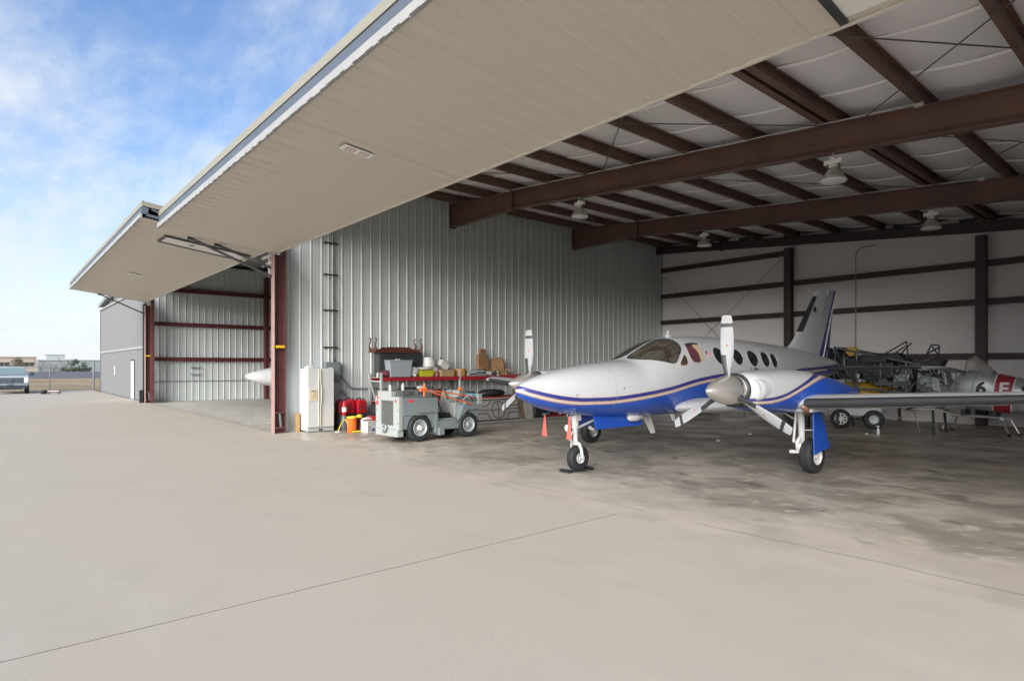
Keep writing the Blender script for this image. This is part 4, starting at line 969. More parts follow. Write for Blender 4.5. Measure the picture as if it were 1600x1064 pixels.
can('fuel_can', (-16.12, 7.42, .44), .22, .3, .36, 'red_dark', 'darkest red can, half hidden behind the fire extinguisher', 0)
t = thing('bucket', 'bright orange bucket standing in front of the red cans', 'bucket', (-15.22, 7.32, 0))
m = MB(); m.lathe([(.115, 0), (.118, .01), (.138, .36), (.146, .365), (.146, .38), (.136, .38), (.11, .03), (.001, .03)], (0, 0, 0), (0, 0, 1), 28, caps=False); m.build('bucket_body', 'orange', t, 40)
m = MB(); m.lathe([(.134, .3), (.134, .40), (.137, .42), (.128, .42), (.126, .3)], (0, 0, 0), (0, 0, 1), 28, caps=False); m.build('liner', 'yellow', t, 40)
m = MB(); m.tube([(0, -.147, .34), (.08, -.17, .26), (.1, -.16, .16), (.05, -.15, .1)], .006, 6); m.build('bail', 'cream', t, 60)
m = MB(); n = 40; m.tube([(-15.15+.14*math.cos(k*.5)*(1+k*.01), 7.45+.28*math.sin(k*.5+.4)+.006*k, .018+.006*(k % 3)) for k in range(n)], .012, 6); tag(m.build('extension_cord', 'yellow', None, 60), 'yellow cord coiled on the floor around the orange bucket', 'cord')
m = MB(); m.tube([(-15.6, 7.1, .02), (-15.62, 7.16, .1), (-15.6, 7.22, .26), (-15.5, 7.26, .33), (-15.42, 7.3, .2), (-15.36, 7.26, .05)], .012, 6); tag(m.build('hose', 'yellow', None, 60), 'yellow hose end hanging beside the refrigerator', 'hose')
t = thing('carton', 'white printed carton on the floor between the bucket and the tug', 'box', (-14.95, 7.68, 0), 12)
m = MB(); m.box(-.14, .14, -.155, .155, 0, .3); m.build('carton_body', 'plastic_white', t, bevel=.004)
m = MB(); m.box(.1405, .142, .0, .09, .03, .11); pr_ = m.build('printed_square', 'decal_blue', t); m = MB(); m.box(.1405, .142, -.14, -.02, .06, .07).box(.1405, .142, .1, .14, .06, .07); m.build('printed_line', 'decal_blue', t); m = MB(); m.lathe([(.03, 0), (.03, .002), (.001, .002)], (.1405, -.09, .14), (1, 0, 0), 12); m.build('printed_mark', 'conduit', t); m = MB(); m.box(.1405, .142, .03, .11, .22, .235); m.build('printed_line', 'conduit', t)
for k, (x, y, z, mt, sx, sy, sz, lb, ca) in enumerate((
        (-15.3, 7.72, 0, 'red_dark', .12, .14, .28, 'dark red tool bag behind the white carton', 'bag'), (-15.35, 7.55, .0, 'maroon', .1, .1, .36, 'brown bundle of rags behind the orange bucket', 'rags'),
        (-15.45, 7.66, .30, 'yellow', .07, .08, .14, 'yellow bottle behind the orange bucket', 'bottle'), (-15.2, 7.95, .28, 'red_plastic', .15, .22, .12, 'flat red toolbox behind the white carton', 'toolbox'),
        (-14.9, 8.02, .0, 'red_dark', .13, .12, .42, 'dark red box beside the front of the tug', 'box'), (-15.5, 8.2, .3, 'black', .18, .3, .14, 'black tarp bundle behind the red toolbox', 'tarp'))):
    m = MB(); rs = []
    for i in range(6):
        q = (1, 1.04, 1.0, .95, .86, .55)[i]; zz = (0, .15, .5, .8, .95, 1.0)[i]*sz; rs.append([(x+sx*q*math.copysign(abs(math.cos(a))**.6, math.cos(a))*(1+.06*math.sin(3*a+k)), y+sy*q*math.copysign(abs(math.sin(a))**.6, math.sin(a)), z+zz*(1+.06*math.sin(2*a+k))) for a in [2*math.pi*j/16 for j in range(16)]])
    m.rings(rs, True); tag(m.build(ca if ca != 'box' else 'storage_box', mt, None, 50), lb, ca)
m = MB(); m.tube([(-15.05, 7.5, .3), (-15.02, 7.56, .35), (-14.98, 7.64, .37), (-14.97, 7.72, .36), (-15.0, 7.8, .34)], [.02, .03, .032, .03, .02], 8); tag(m.build('work_glove', 'plastic_white', None, 60), 'white rolled cloth lying on the white carton', 'cloth')
m = MB(); m.tube([(-15.35, 6.9, .015), (-15.3, 7.0, .02), (-15.36, 7.08, .015)], [.012, .02, .012], 6); tag(m.build('litter', 'plastic_white', None, 60), 'scrap of white litter at the foot of the refrigerator', 'litter')

# ------------------------------------------------------------------ storage rack and what lies on it
t = thing('storage_rack', 'long red and grey steel storage rack along the ribbed wall', 'rack', (0, 0, 0))
def post(x, y, h, tw=.06):
    m = MB(); m.box(x-.035, x+.035, y-.03, y+.03, 0, h); m.build('upright', 'rack_steel', t, bevel=.005)
for y in (8.4, 11.13, 13.86):
    h = 1.55 if y != 11.13 else 1.62
    post(-15.6, y, h); post(-16.28, y-.0, h)
    for z in (.22, 1.33):
        m = MB(); m.bar((-16.24, y, z), (-15.64, y, z), .03, .04); m.build('cross_brace', 'rack_steel', t)
    m = MB(); m.bar((-16.24, y, 1.28), (-15.64, y, .3), .03, .035); m.build('diagonal_brace', 'rack_steel', t)
for y0, y1 in ((8.43, 11.10), (11.16, 13.83)):
    for z in (.72, 1.4):
        for x in (-15.6, -16.28):
            m = MB(); m.box(x-.025, x+.025, y0, y1, z-.06, z+.055); m.build('beam', 'rack_red', t, bevel=.005)
        m = MB(); m.box(-16.255, -15.625, y0, y1, z+.02, z+.05); m.build('deck', 'osb', t)
ZS = 1.455
t = thing('sideboard', 'black wooden cabinet on the rack with a table upside down on it', 'cabinet', (-16.0, 9.2, ZS))
m = MB(); m.box(-.2, .16, -.72, .72, 0, .70); m.build('carcass', 'blackwood', t, bevel=.006)
m = MB(); m.box(.161, .175, -.70, .70, .03, .67); m.build('front_panel', 'blackwood', t, bevel=.004)
m = MB(); m.box(-.18, .14, -.728, -.721, .02, .68); m.build('side_panel', 'blackwood_side', t)
t = thing('coffee_table', 'brown coffee table lying upside down with four curved legs in the air', 'table', (-16.0, 9.1, ZS+.70))
m = MB(); m.box(-.22, .2, -.80, .80, 0, .03); m.build('table_top', 'mahogany', t, bevel=.01)
for x in (-.17, .17):
    m = MB(); m.prism([(x-.012, -.72, .031), (x-.012, .72, .031), (x-.012, .72, .10), (x-.012, .45, .11), (x-.012, .38, .17), (x-.012, -.38, .17), (x-.012, -.45, .11), (x-.012, -.72, .10)], (.024, 0, 0)); m.build('apron_board', 'mahogany', t)
for y in (-.74, .74):
    m = MB(); m.box(-.17, .17, y-.012, y+.012, .031, .11); m.build('apron_board', 'mahogany', t)
    for x in (-.17, .17):
        s = math.copysign(1, y); m = MB(); m.tube([(x, y, .03), (x, y+.02*s, .12), (x, y+.045*s, .2), (x, y+.01*s, .3), (x, y-.02*s, .38), (x, y+.03*s, .42)], [.035, .04, .028, .02, .018, .026], 8); m.build('leg', 'mahogany', t, 60)
t = thing('storage_tote', 'grey plastic storage tote in front of the black cabinet', 'tote', (-15.68, 9.0, ZS))
m = MB(); rs = [[(sx*.17*q, sy*.37*q2, z) for sx, sy in ((-1, -1), (1, -1), (1, 1), (-1, 1))] for q, q2, z in ((.85, .88, 0), (1, 1, .46), (1.08, 1.05, .46), (1.08, 1.05, .49), (.98, .98, .49), (.83, .86, .02))]; m.rings(rs, True); m.build('tote_body', 'tote_grey', t, bevel=.008)
m = MB(); m.box(-.06, .04, -.1, .05, .02, .52); m.build('paper_roll', 'plastic_white', t, bevel=.02)
def blob(name, x, y, z, sx, sy, sz, mt, lb, ca, seed=0, rough=.12, group=None):
    m = MB(); rs = []; n = 14
    for i in range(8):
        ph = math.pi*(i+.02)/7.04; r = math.sin(ph)**.55; zz = (1-math.cos(ph))/2
        rs.append([(x+sx*r*math.cos(a)*(1+rough*math.sin(3*a+seed+i)), y+sy*r*math.sin(a)*(1+rough*math.sin(2*a+seed*2+i*.7)), z+sz*zz) for a in [2*math.pi*j/n for j in range(n)]])
    m.rings(rs, True); return tag(m.build(name, mt, None, 60), lb, ca, group)
blob('rag_pile', -15.7, 8.62, ZS, .14, .2, .2, 'maroon', 'brown rag pile at the left end of the rack shelf', 'rags', 1)
m = MB(); m.lathe([(.035, 0), (.035, .1), (.02, .11), (.02, .13)], (0, 0, 0), (0, 0, 1), 12); tag(m.build('bottle', 'plastic_white', None, 50, loc=(-15.62, 8.3, ZS)), 'small white bottle at the left end of the rack shelf', 'bottle')
blob('plastic_bag', -15.7, 9.5, ZS, .13, .16, .3, 'plastic_clear', 'clear plastic bag beside the grey tote', 'bag', 2, .2)
blob('plastic_sack', -15.75, 9.92, ZS+.19, .15, .32, .1, 'plastic_white', 'flat white sack lying on the lime tub', 'sack', 3)
m = MB(); m.rings([[(sx*.14*q, sy*.26*q, z) for sx, sy in ((-1, -1), (1, -1), (1, 1), (-1, 1))] for q, z in ((.8, 0), (1, .17), (1.06, .17), (1.06, .19))], True); tag(m.build('plastic_tub', 'lime', None, bevel=.01, loc=(-15.7, 9.92, ZS)), 'lime green tub on the rack shelf', 'tub')
m = MB(); m.lathe([(.21, 0), (.215, .02), (.20, .1), (.17, .27), (.16, .29), (.001, .29)], (0, 0, 0), (0, 0, 1), 24); tag(m.build('upturned_bucket', 'plastic_white', None, 40, loc=(-15.85, 10.15, ZS+.29)), 'white upturned bucket right of the black cabinet', 'bucket')
m = MB(); m.box(-.2, .2, -.22, .22, 0, .285); tag(m.build('box_stand', 'plastic_white', None, bevel=.01, loc=(-15.9, 10.15, ZS)), 'pale box under the white upturned bucket', 'box')
t = thing('cardboard_box', 'brown cardboard box on the rack under a white jug', 'box', (-15.72, 10.66, ZS)); m = MB(); m.box(-.16, .16, -.24, .24, 0, .2); m.build('box_body', 'cardboard', t, bevel=.004); m = MB(); m.box(-.17, .19, -.26, -.0, .201, .207).box(-.17, .17, .005, .26, .203, .209); m.build('flap', 'cardboard', t)
t = thing('jerry_jug', 'white plastic jug lying tilted on the cardboard box', 'jug', (-15.75, 10.62, ZS+.34), 0); t.rotation_euler = (R(-32), 0, 0)
m = MB(); m.box(-.12, .12, -.2, .17, -.1, .12); m.build('jug_body', 'plastic_white', t, bevel=.045); m = MB(); m.tube([(0, -.12, .12), (0, -.08, .19), (0, .06, .19), (0, .1, .12)], .02, 8); m.build('handle', 'plastic_white', t, 60); m = MB(); m.lathe([(.04, 0), (.04, .05)], (0, -.17, .11), (0, -.3, 1), 10); m.build('cap', 'dark_plastic', t, 50)
t = thing('wood_drum', 'round orange-brown wooden keg at the middle of the rack', 'keg', (-15.75, 11.25, ZS)); m = MB(); m.lathe([(.19, 0), (.195, .02), (.195, .2), (.19, .22)], (0, 0, 0), (0, 0, 1), 24); m.build('keg_body', 'orangewood', t, 40); m = MB(); m.lathe([(.192, .22), (.19, .235), (.001, .235)], (0, 0, 0), (0, 0, 1), 24); m.build('lid', 'cardboard', t, 40)
k = 0
for (y, n) in ((11.62, 4), (11.95, 5), (12.25, 4), (12.55, 3)):
    z = ZS
    for i in range(n):
        h = random.uniform(.03, .055); w = random.uniform(.13, .18); mt = random.choice(['paper_mix', 'frame_grey', 'tote_grey', 'plastic_white', 'frame_dark']); m = MB(); m.obox((0, 0, h/2), (random.uniform(.12, .16), 0, 0), (0, w, 0), (0, 0, h/2-.001))
        o = m.build('manual_binder', mt, None, bevel=.003, loc=(-15.72+random.uniform(-.03, .03), y, z)); o.rotation_euler = (0, 0, random.uniform(-.25, .25))
        place = ('bottom', 'second', 'third', 'fourth', 'top')[i] if i < n-1 else 'top'
        tag(o, f'{place} binder of the {("first", "second", "third", "fourth")[k]} binder pile right of the wooden keg', 'binder', 'binders piled on the rack'); z += h
    k += 1
def seat(y, label, back_h, tilt, rz, side):  # tan airplane passenger seat stored on the rack
    t = thing('airplane_seat', label, 'chair', (-15.95, y, ZS), rz, 'tan leather airplane seats on the rack')
    m = MB(); q = [(-.2, 0, .10), (.02, 0, .12)]
    rs = [[(x0+tilt*z, sy*w, .1+z) for x0, sy in ((-.2, -1), (-.2, 1), (-.07, 1), (-.07, -1))] for z, w in ((0, .24), (.2, .25), (back_h*.75, .24), (back_h, .18))]; m.rings(rs, True); m.build('backrest', 'tan_leather', t, 50, bevel=.04)
    m = MB(); m.box(-.2, .3, -.25, .25, 0, .13); m.build('seat_cushion', 'tan_leather', t, 50, bevel=.04)
    if back_h > .5:
        m = MB(); m.box(-.2+tilt*back_h, -.08+tilt*back_h, -.13, .13, back_h+.12, back_h+.27); m.build('headrest', 'tan_leather', t, 50, bevel=.035)
    for s in (-.27, .27):
        m = MB(); m.bar((-.12, s, .2), (.22, s, .24), .05, .06); m.build('armrest', 'tan_leather', t, 50, bevel=.015)
    m = MB(); m.tube([(.1, side*.2, .15), (.2, side*.28, .22), (.24, side*.34, .14), (.2, side*.4, .16)], .014, 6); m.build('seat_belt', 'cabin_cream', t, 60)
seat(12.42, 'taller tan leather airplane seat with headrest at the back of the rack', .62, -.1, 0, 1)
seat(12.98, 'shorter tan leather airplane seat beside the taller one on the rack', .60-.1, -.12, -25, 1)
m = MB(); m.box(-16.2, -15.6, 12.7, 13.7, ZS+.002, ZS+.05); tag(m.build('seat_base_board', 'tan_leather', None, bevel=.01), 'flat tan board under the shorter tan seat', 'board')
# paint tins and bottles
for k, (x, y, h, r, mt, lb) in enumerate(((-15.66, 8.42, .12, .05, 'tote_grey', 'small grey tin near the left end of the rack shelf'), (-15.64, 9.52, .1, .06, 'paper_mix', 'squat dark tin in front of the clear plastic bag'), (-15.64, 10.3, .14, .045, 'red_plastic', 'small red tin right of the lime tub'), (-15.66, 11.5, .16, .04, 'plastic_white', 'white bottle right of the wooden keg'), (-15.64, 12.7, .13, .055, 'conduit', 'grey tin at the foot of the tan seats'))):
    tt = thing('paint_tin', lb, 'tin', (x, y, ZS)); m = MB(); m.lathe([(r, 0), (r, h), (r*.9, h+.004), (.001, h+.004)], (0, 0, 0), (0, 0, 1), 16); m.build('tin_body', mt, tt, 40); m = MB(); m.lathe([(r+.001, h*.25), (r+.001, h*.75)], (0, 0, 0), (0, 0, 1), 16, caps=False); m.build('label_band', 'decal_white' if k % 2 else 'cardboard', tt, 40)
# odds and ends on the lower shelf
for k, (y, sx, sy, sz, mt, lb, ca) in enumerate(((8.8, .2, .28, .16, 'plastic_clear', 'clear crumpled plastic on the lower rack shelf at the left', 'plastic'), (9.4, .2, .3, .22, 'frame_dark', 'dark bundle on the lower rack shelf behind the tug', 'bundle'), (10.5, .22, .35, .3, 'maroon', 'maroon bundle on the lower rack shelf behind the tug', 'bundle'), (11.6, .22, .3, .2, 'frame_grey', 'grey bundle on the lower rack shelf in the second bay', 'bundle'), (12.6, .24, .5, .24, 'frame_dark', 'long dark bundle on the lower rack shelf in the second bay', 'bundle'))):
    blob('bundle' if ca == 'bundle' else 'plastic_sheet', -15.85, y, .775, sx, sy, sz, mt, lb, ca, k+4)

# ------------------------------------------------------------------ wrought-iron panel and boards by the wall
t = thing('iron_panel', 'black wrought iron panel with a ring motif leaning on boards behind the tug', 'panel', (-14.95, 12.2, 0)); t.rotation_euler = (0, R(-7), 0)
def ib(p, r=.012): m = MB(); m.tube(p, r, 6); return m
for a, b in (((0, -.85, .05), (0, -.85, .72)), ((0, .85, .05), (0, .85, .72)), ((0, -.85, .72), (0, .85, .72)), ((0, -.85, .08), (0, .85, .08))): ib([a, b], .018).build('frame_bar', 'black', t)
ib([(0, .26*math.cos(a), .40+.27*math.sin(a)) for a in [2*math.pi*k/28 for k in range(29)]], .014).build('ring', 'black', t, 60)
for s in (-1, 1):
    for p in ([(0, s*.83, .52), (0, s*.5, .52), (0, s*.4, .56), (0, s*.3, .68)], [(0, s*.83, .30), (0, s*.5, .30), (0, s*.4, .25), (0, s*.32, .1)], [(0, s*.83, .41), (0, s*.26, .41)]): ib(p).build('scroll_bar', 'black', t, 60)
ib([(0, -.26, .40), (0, .26, .40)]).build('scroll_bar', 'black', t); ib([(0, 0, .13), (0, 0, .67)]).build('scroll_bar', 'black', t)
m = MB(); m.box(-.02, .02, -1.0, 1.0, 0, .75); o = tag(m.build('plywood_sheet', 'dust_sheet', None, loc=(-15.15, 12.25, .01)), 'grey-brown plywood sheet leaning behind the iron panel', 'board'); o.rotation_euler = (0, R(-8), 0)
for k, (y, h, mt, lb) in enumerate(((13.35, .95, 'wood', 'upright pale plank at the right of the iron panel'), (13.7, .8, 'dust_sheet', 'upright grey board right of the pale plank'), (14.3, .7, 'frame_dark', 'dark upright board farther along the wall'))):
    m = MB(); m.box(-.02, .02, -.07-.1*k, .07+.1*k, 0, h); o = tag(m.build('plank', mt, None, bevel=.003, loc=(-15.2, y, .005)), lb, 'plank'); o.rotation_euler = (0, R(-9), 0)
for k, (y, lb) in enumerate(((12.0, 'aluminium rail lying on the floor under the iron panel'), (12.9, 'longer aluminium rail lying in front of the iron panel'))):
    m = MB(); m.bar((-14.6-.1*k, y-1.2, .04), (-14.7-.1*k, y+2.6, .04), .06, .05); tag(m.build('rail', 'alu', None, bevel=.004), lb, 'rail')
m = MB(); m.box(-15.9, -15.2, 14.6, 16.6, 0, .12); tag(m.build('low_platform', 'red_dark', None, bevel=.01), 'low dark red platform along the wall behind the nose', 'platform')
for k, (x, y, sx, sy, sz, mt, lb) in enumerate(((-15.5, 15.0, .3, .35, .35, 'frame_dark', 'dark bundle on the red platform behind the nose wheel'), (-15.5, 15.9, .28, .4, .3, 'frame_grey', 'grey bundle on the red platform'), (-15.2, 17.4, .35, .5, .4, 'frame_dark', 'dark heap by the wall behind the cabin'), (-15.0, 18.8, .3, .5, .5, 'dust_sheet', 'covered heap by the wall near the back corner'))):
    blob('bundle', x, y, .12 if k < 2 else 0, sx, sy, sz, mt, lb, 'bundle', k+11)

# ------------------------------------------------------------------ tow tractor
t = thing('tow_tractor', 'grey airport tow tractor parked in front of the storage rack', 'tow tractor', (-12.75, 8.1, 0), 3)
# local: +x towards the airplane, -y is the radiator end
m = MB(); m.box(-.5, .5, -1.0, -.02, .62, 1.02); m.build('engine_hood', 'tug', t, bevel=.012)
m = MB(); m.prism([(.44, -1.0, .30), (.44, -.1, .30), (.44, -.1, .62), (.44, -1.0, .62)], (-.88, 0, 0)); m.build('chassis', 'tug', t, bevel=.01)
m = MB(); rs = []
for k in range(15): a = math.pi*k/14; rs.append((.455, -.53-.36*math.cos(a), .31+.36*math.sin(a)))
m.prism([(.455, -1.0, .62), (.455, -1.0, .33)]+[p for p in rs]+[(.455, -.1, .31), (.455, -.1, .62)], (.03, 0, 0)); m.build('rear_fender', 'tug', t)
m = MB(); m.box(.30, .50, -.10, -.015, .17, .62); m.build('step_post', 'tug', t, bevel=.006)
m = MB(); m.box(.32, .56, -.02, .13, .12, .30); m.build('step_bracket', 'tug', t, bevel=.006)
m = MB(); m.box(-.48, .48, -.02, .72, .3, .45); m.build('footwell', 'tug', t, bevel=.008)
m = MB(); m.box(.1, .49, -.01, .62, .24, .36); m.build('running_board', 'tug', t, bevel=.008)
m = MB(); m.box(-.46, .44, .0, .6, .45, .50); m.build('seat_base', 'tug', t, bevel=.01)
m = MB(); m.box(-.42, .35, .08, .48, .50, .62); m.build('seat_cushion', 'black', t, bevel=.03)
m = MB(); m.box(-.42, .1, .06, .16, .70, 1.28); m.build('seat_back', 'blackwood', t, bevel=.03)
m = MB(); m.prism([(.48, .5, .36), (.48, .56, .36), (.48, .78, .80), (.48, 1.38, .80), (.48, 1.38, .66), (.48, 1.24, .68), (.48, .92, .68), (.48, .74, .52), (.48, .66, .36)], (-.24, 0, 0)); m.build('front_fender', 'tug', t, bevel=.008)
m = MB(); m.prism([(-.48, .5, .36), (-.48, .56, .36), (-.48, .78, .80), (-.48, 1.38, .80), (-.48, 1.38, .66), (-.48, .74, .52)], (.2, 0, 0)); m.build('front_fender', 'tug', t, bevel=.008)
m = MB(); m.prism([(.3, .62, .42), (.3, .66, .80), (.3, .78, 1.16), (.3, .86, 1.16), (.3, .86, .42)], (-.7, 0, 0)); m.build('dashboard', 'tug_light', t, bevel=.01)
m = MB(); m.box(-.44, .42, .88, 1.30, .40, .90); m.build('nose_box', 'tug', t, bevel=.012)
m = MB(); m.box(.36, .46, 1.26, 1.40, .80, 1.06); m.build('corner_post', 'tug_light', t, bevel=.008); m = MB(); m.box(-.44, .36, 1.30, 1.38, .92, 1.06); m.build('front_rail', 'tug_light', t, bevel=.008)
m = MB(); m.lathe([(.17, -.01), (.175, 0), (.17, .01)], (-.05, .58, 1.2), (0, -.4, 1), 24, caps=False); m.tube([(-.05, .58, 1.2), (-.05, .7, .92)], .018, 8); m.bar((-.22, .58, 1.2), (.12, .58, 1.2), .02, .012); m.build('steering_wheel', 'tube_dark', t, 60)
m = MB(); m.tube([(.2, .62, 1.1), (.24, .6, 1.28)], .012, 6); m.lathe([(.02, 0), (.025, .02), (.001, .04)], (.24, .6, 1.28), (0, 0, 1), 8); m.build('lever', 'tube_dark', t, 60)
# gear carried on the dash and nose
for nm, bx, mt in (('tool_tray', (-.35, .33, .9, 1.24, .905, .96), 'alu'), ('rag_box', (.1, .38, 1.12, 1.27, .97, 1.06), 'cyan'), ('marker_lamp', (.28, .4, .74, .82, 1.165, 1.22), 'orange'), ('battery_case', (-.3, .05, .92, 1.2, .965, 1.1), 'tug_light'), ('dash_box', (.05, .3, .66, .84, .86, 1.0), 'conduit')):
    m = MB(); m.box(*bx); m.build(nm, mt, t, bevel=.01)
for k in range(5):
    m = MB(); a = random.uniform(0, 3); y = .9+k*.07; m.tube([(.3, y, .93), (.4, y+.05, 1.0+.03*math.sin(a)), (.44, y+.12, .92), (.40, y+.2, .86)], .013, 6); m.build('cable', 'tube_dark' if k % 2 else 'conduit', t, 60)
m = MB(); m.box(.501, .506, -.6, -.1, .66, .675); m.build('hood_seam', 'stencil', t)
for (y, z) in ((-.95, .98), (-.08, .98), (-.95, .66), (-.08, .66)):
    m = MB(); m.lathe([(.014, 0), (.012, .008), (.001, .009)], (.5, y, z), (1, 0, 0), 8); m.build('bolt', 'conduit', t)
for (x, z) in ((-.46, .45), (.46, .45), (-.46, .75), (.46, .75)):
    m = MB(); m.lathe([(.014, 0), (.012, .008), (.001, .009)], (x, -1.12, z), (0, -1, 0), 8); m.build('bolt', 'stencil', t)
m = MB(); m.tube([(.3, -.02, .95), (.4, .06, .9), (.42, .12, .72), (.36, .2, .56)], .014, 6); m.build('hose', 'black', t, 60)
m = MB(); m.tube([(.34, 1.0, .86), (.46, 1.02, .8), (.47, 1.15, .74)], .012, 6); m.build('hose', 'black', t, 60)
# radiator end
m = MB(); m.box(-.5, -.28, -1.12, -1.01, .30, 1.06).box(.26, .5, -1.12, -1.01, .30, 1.06).box(-.28, .26, -1.12, -1.01, .96, 1.06).box(-.28, .26, -1.12, -1.01, .30, .40); m.build('grille_surround', 'tug_light', t, bevel=.012)
m = MB(); m.box(-.279, .259, -1.07, -1.02, .401, .959); rad = m.build('radiator', 'radiator', t)
for k in range(14):
    m = MB(); m.box(-.275, .255, -1.082, -1.071, .42+k*.038, .43+k*.038); m.build('fin', 'radiator', rad)
m = MB(); m.box(-.48, .46, -1.14, -.96, .14, .30); m.build('bumper', 'tug_light', t, bevel=.02)
m = MB(); m.tube([(-.1, -1.16, .36), (-.02, -1.18, .42), (.06, -1.18, .36), (.04, -1.18, .26), (-.06, -1.18, .24), (-.1, -1.17, .28)], .024, 8); m.build('tow_hook', 'conduit', t, 60)
for (x, z) in ((-.4, 1.02), (.38, .97)):
    m = MB(); m.lathe([(.03, 0), (.03, .012), (.001, .014)], (x, -1.121, z), (0, -1, 0), 10); m.build('reflector', 'decal_red', t)
m = MB(); m.lathe([(.05, 0), (.05, .006), (.036, .006), (.036, .002)], (-.42, -1.121, .9), (0, -1, 0), 14); m.build('warning_decal', 'decal_red', t)
m = MB(); m.box(.501, .508, -.86, -.72, .94, .985); m.build('reflector', 'decal_red', t)
# load tray on the hood with the stencilled pressure marking
m = MB(); m.box(-.44, .15, -1.10, -.965, 1.03, 1.18); m.build('top_box', 'tug_light', t, bevel=.01)
m = MB(); m.box(.16, .19, -.96, .04, 1.025, 1.20).box(-.47, -.44, -.96, .04, 1.025, 1.20).box(-.44, .16, .01, .04, 1.025, 1.20); tray = m.build('tray_side', 'tug_rack', t, bevel=.004)
text_mesh('stencilled_lettering', '5280  PSI', .16, 'stencil', tray, Matrix.Translation((.1925, -.50, 1.112)) @ Matrix.Rotation(R(90), 4, 'Z') @ Matrix.Rotation(R(90), 4, 'X'))
for k, (x, y, z, sx, sy, sz, mt) in enumerate(((-.1, -.5, 1.03, .24, .28, .24, 'frame_dark'), (-.1, -.2, 1.03, .25, .22, .24, 'black'), (.0, -.15, 1.03, .14, .2, .26, 'dust_sheet'))):
    m = MB(); rs = []
    for i in range(6):
        q = (1, 1.03, 1, .9, .7, .3)[i]; rs.append([(x+sx*q*math.cos(a)*(1+.1*math.sin(3*a+k)), y+sy*q*math.sin(a), z+sz*(0, .2, .5, .75, .92, 1)[i]) for a in [2*math.pi*j/12 for j in range(12)]])
    m.rings(rs, True); tag(m.build('hood_load', mt, None, 40), ('dark folded tarp in the tray on the tow tractor', 'black hose heap in the tray on the tow tractor', 'pale rag in the tray on the tow tractor')[k], ('tarp', 'hose', 'rag')[k])
hl = [o for o in col.objects if o.name.startswith('hood_load')]
for o in hl: o.location = (-12.75, 8.1, 0); o.rotation_euler = (0, 0, R(3))
for k, (x, y, h) in enumerate(((.0, -1.03, .14), (.05, -.72, .26))):
    m = MB(); m.lathe([(.035, 0), (.035, h*.8), (.022, h*.86), (.022, h)], (0, 0, 0), (0, 0, 1), 12); o = m.build('spray_can', 'plastic_white', None, 50); o.location = (-12.75+x+.05, 8.1+y, 1.185 if k == 0 else 1.1)
    tag(o, ('white can standing on the box at the radiator end of the tug', 'white can standing in the tray of the tug')[k], 'can')
for (y, r) in ((-.53, .325), (.93, .31)):
    for sd in (1, -1):
        wheel(t, (.40*sd, y, r), (1, 0, 0), r, .21, 'rim_grey', 'tyre_tug', 'hub_white' if y < 0 else 'rim_grey', .60, side=sd)
# orange tow bar lying across the tractor
t2 = thing('tow_bar', 'orange aircraft tow bar lying across the top of the grey tow tractor', 'tow bar', (-12.2, 7.78, 0), 3)
m = MB(); m.tube([(.02, -.1, 1.22), (.0, 1.42, 1.0)], .016, 8); m.build('bar', 'orange_rod', t2, 60)
m = MB(); m.tube([(.02, -.1, 1.2), (.02, 1.34, .82)], .016, 8); m.build('bar', 'orange_rod', t2, 60)
m = MB(); m.tube([(.02, -.12, 1.06), (.02, -.1, 1.36)], .022, 8); m.build('handle', 'orange_rod', t2, 60); m = MB(); m.obox((.02, -.14, 1.215), (.03, 0, 0), (0, .1, 0), (0, 0, .04)); m.build('head', 'orange_rod', t2, bevel=.008)
m = MB(); m.tube([(.03, -.02, 1.2), (.03, .18, 1.16)], .02, 8); m.build('clamp', 'alu', t2, 60)
# ------------------------------------------------------------------ stored fuselage frame and silver tail section
t = thing('fuselage_frame', 'bare steel-tube airplane fuselage frame stored along the back wall', 'fuselage frame', (0, 0, 0))
fx = [-7.3, -6.7, -6.1, -5.5, -4.95, -4.4]
def ft(x): return 2.30-(x+7.3)*.235
def fb(x): return 1.20-(x+7.3)*.075
YC, HW_ = 18.7, .42
for s in (-1, 1):
    for f in (ft, fb):
        m = MB(); m.tube([(x, YC+s*HW_, f(x)) for x in fx], .032, 8); m.build('longeron', 'frame_grey', t, 60)
    for i, x in enumerate(fx):
        m = MB(); m.tube([(x, YC+s*HW_, fb(x)), (x, YC+s*HW_, ft(x))], .02, 6); m.build('upright', 'frame_grey', t, 60)
        if i < len(fx)-1:
            a, b = ((fb, ft) if i % 2 else (ft, fb)); m = MB(); m.tube([(x, YC+s*HW_, a(x)), (fx[i+1], YC+s*HW_, b(fx[i+1]))], .018, 6); m.build('diagonal', 'frame_grey', t, 60)
for x in fx:
    for f in (ft, fb):
        m = MB(); m.tube([(x, YC-HW_, f(x)), (x, YC+HW_, f(x))], .018, 6); m.build('cross_tube', 'frame_grey', t, 60)
for (x, y, z, a, b, c_, mt) in ((-6.9, 18.6, 1.7, .16, .3, .28, 'frame_dark'), (-6.45, 18.75, 1.75, .12, .3, .3, 'frame_dark'), (-6.0, 18.6, 1.65, .2, .28, .22, 'frame_dark'), (-5.6, 18.8, 1.6, .16, .25, .2, 'frame_grey'), (-5.15, 18.8, 1.5, .18, .25, .16, 'frame_dark'), (-6.25, 18.5, 1.95, .3, .3, .1, 'frame_dark'), (-5.85, 18.5, 1.3, .4, .3, .05, 'frame_grey'), (-6.6, 18.4, 1.45, .09, .1, .12, 'plastic_clear'), (-4.75, 18.9, 1.45, .05, .25, .2, 'conduit')):
    m = MB(); m.obox((x, y, z), (a, 0, .02), (0, b, 0), (-.02, 0, c_)); m.build('equipment_box', mt, t, bevel=.03)
rw = random.Random(12)
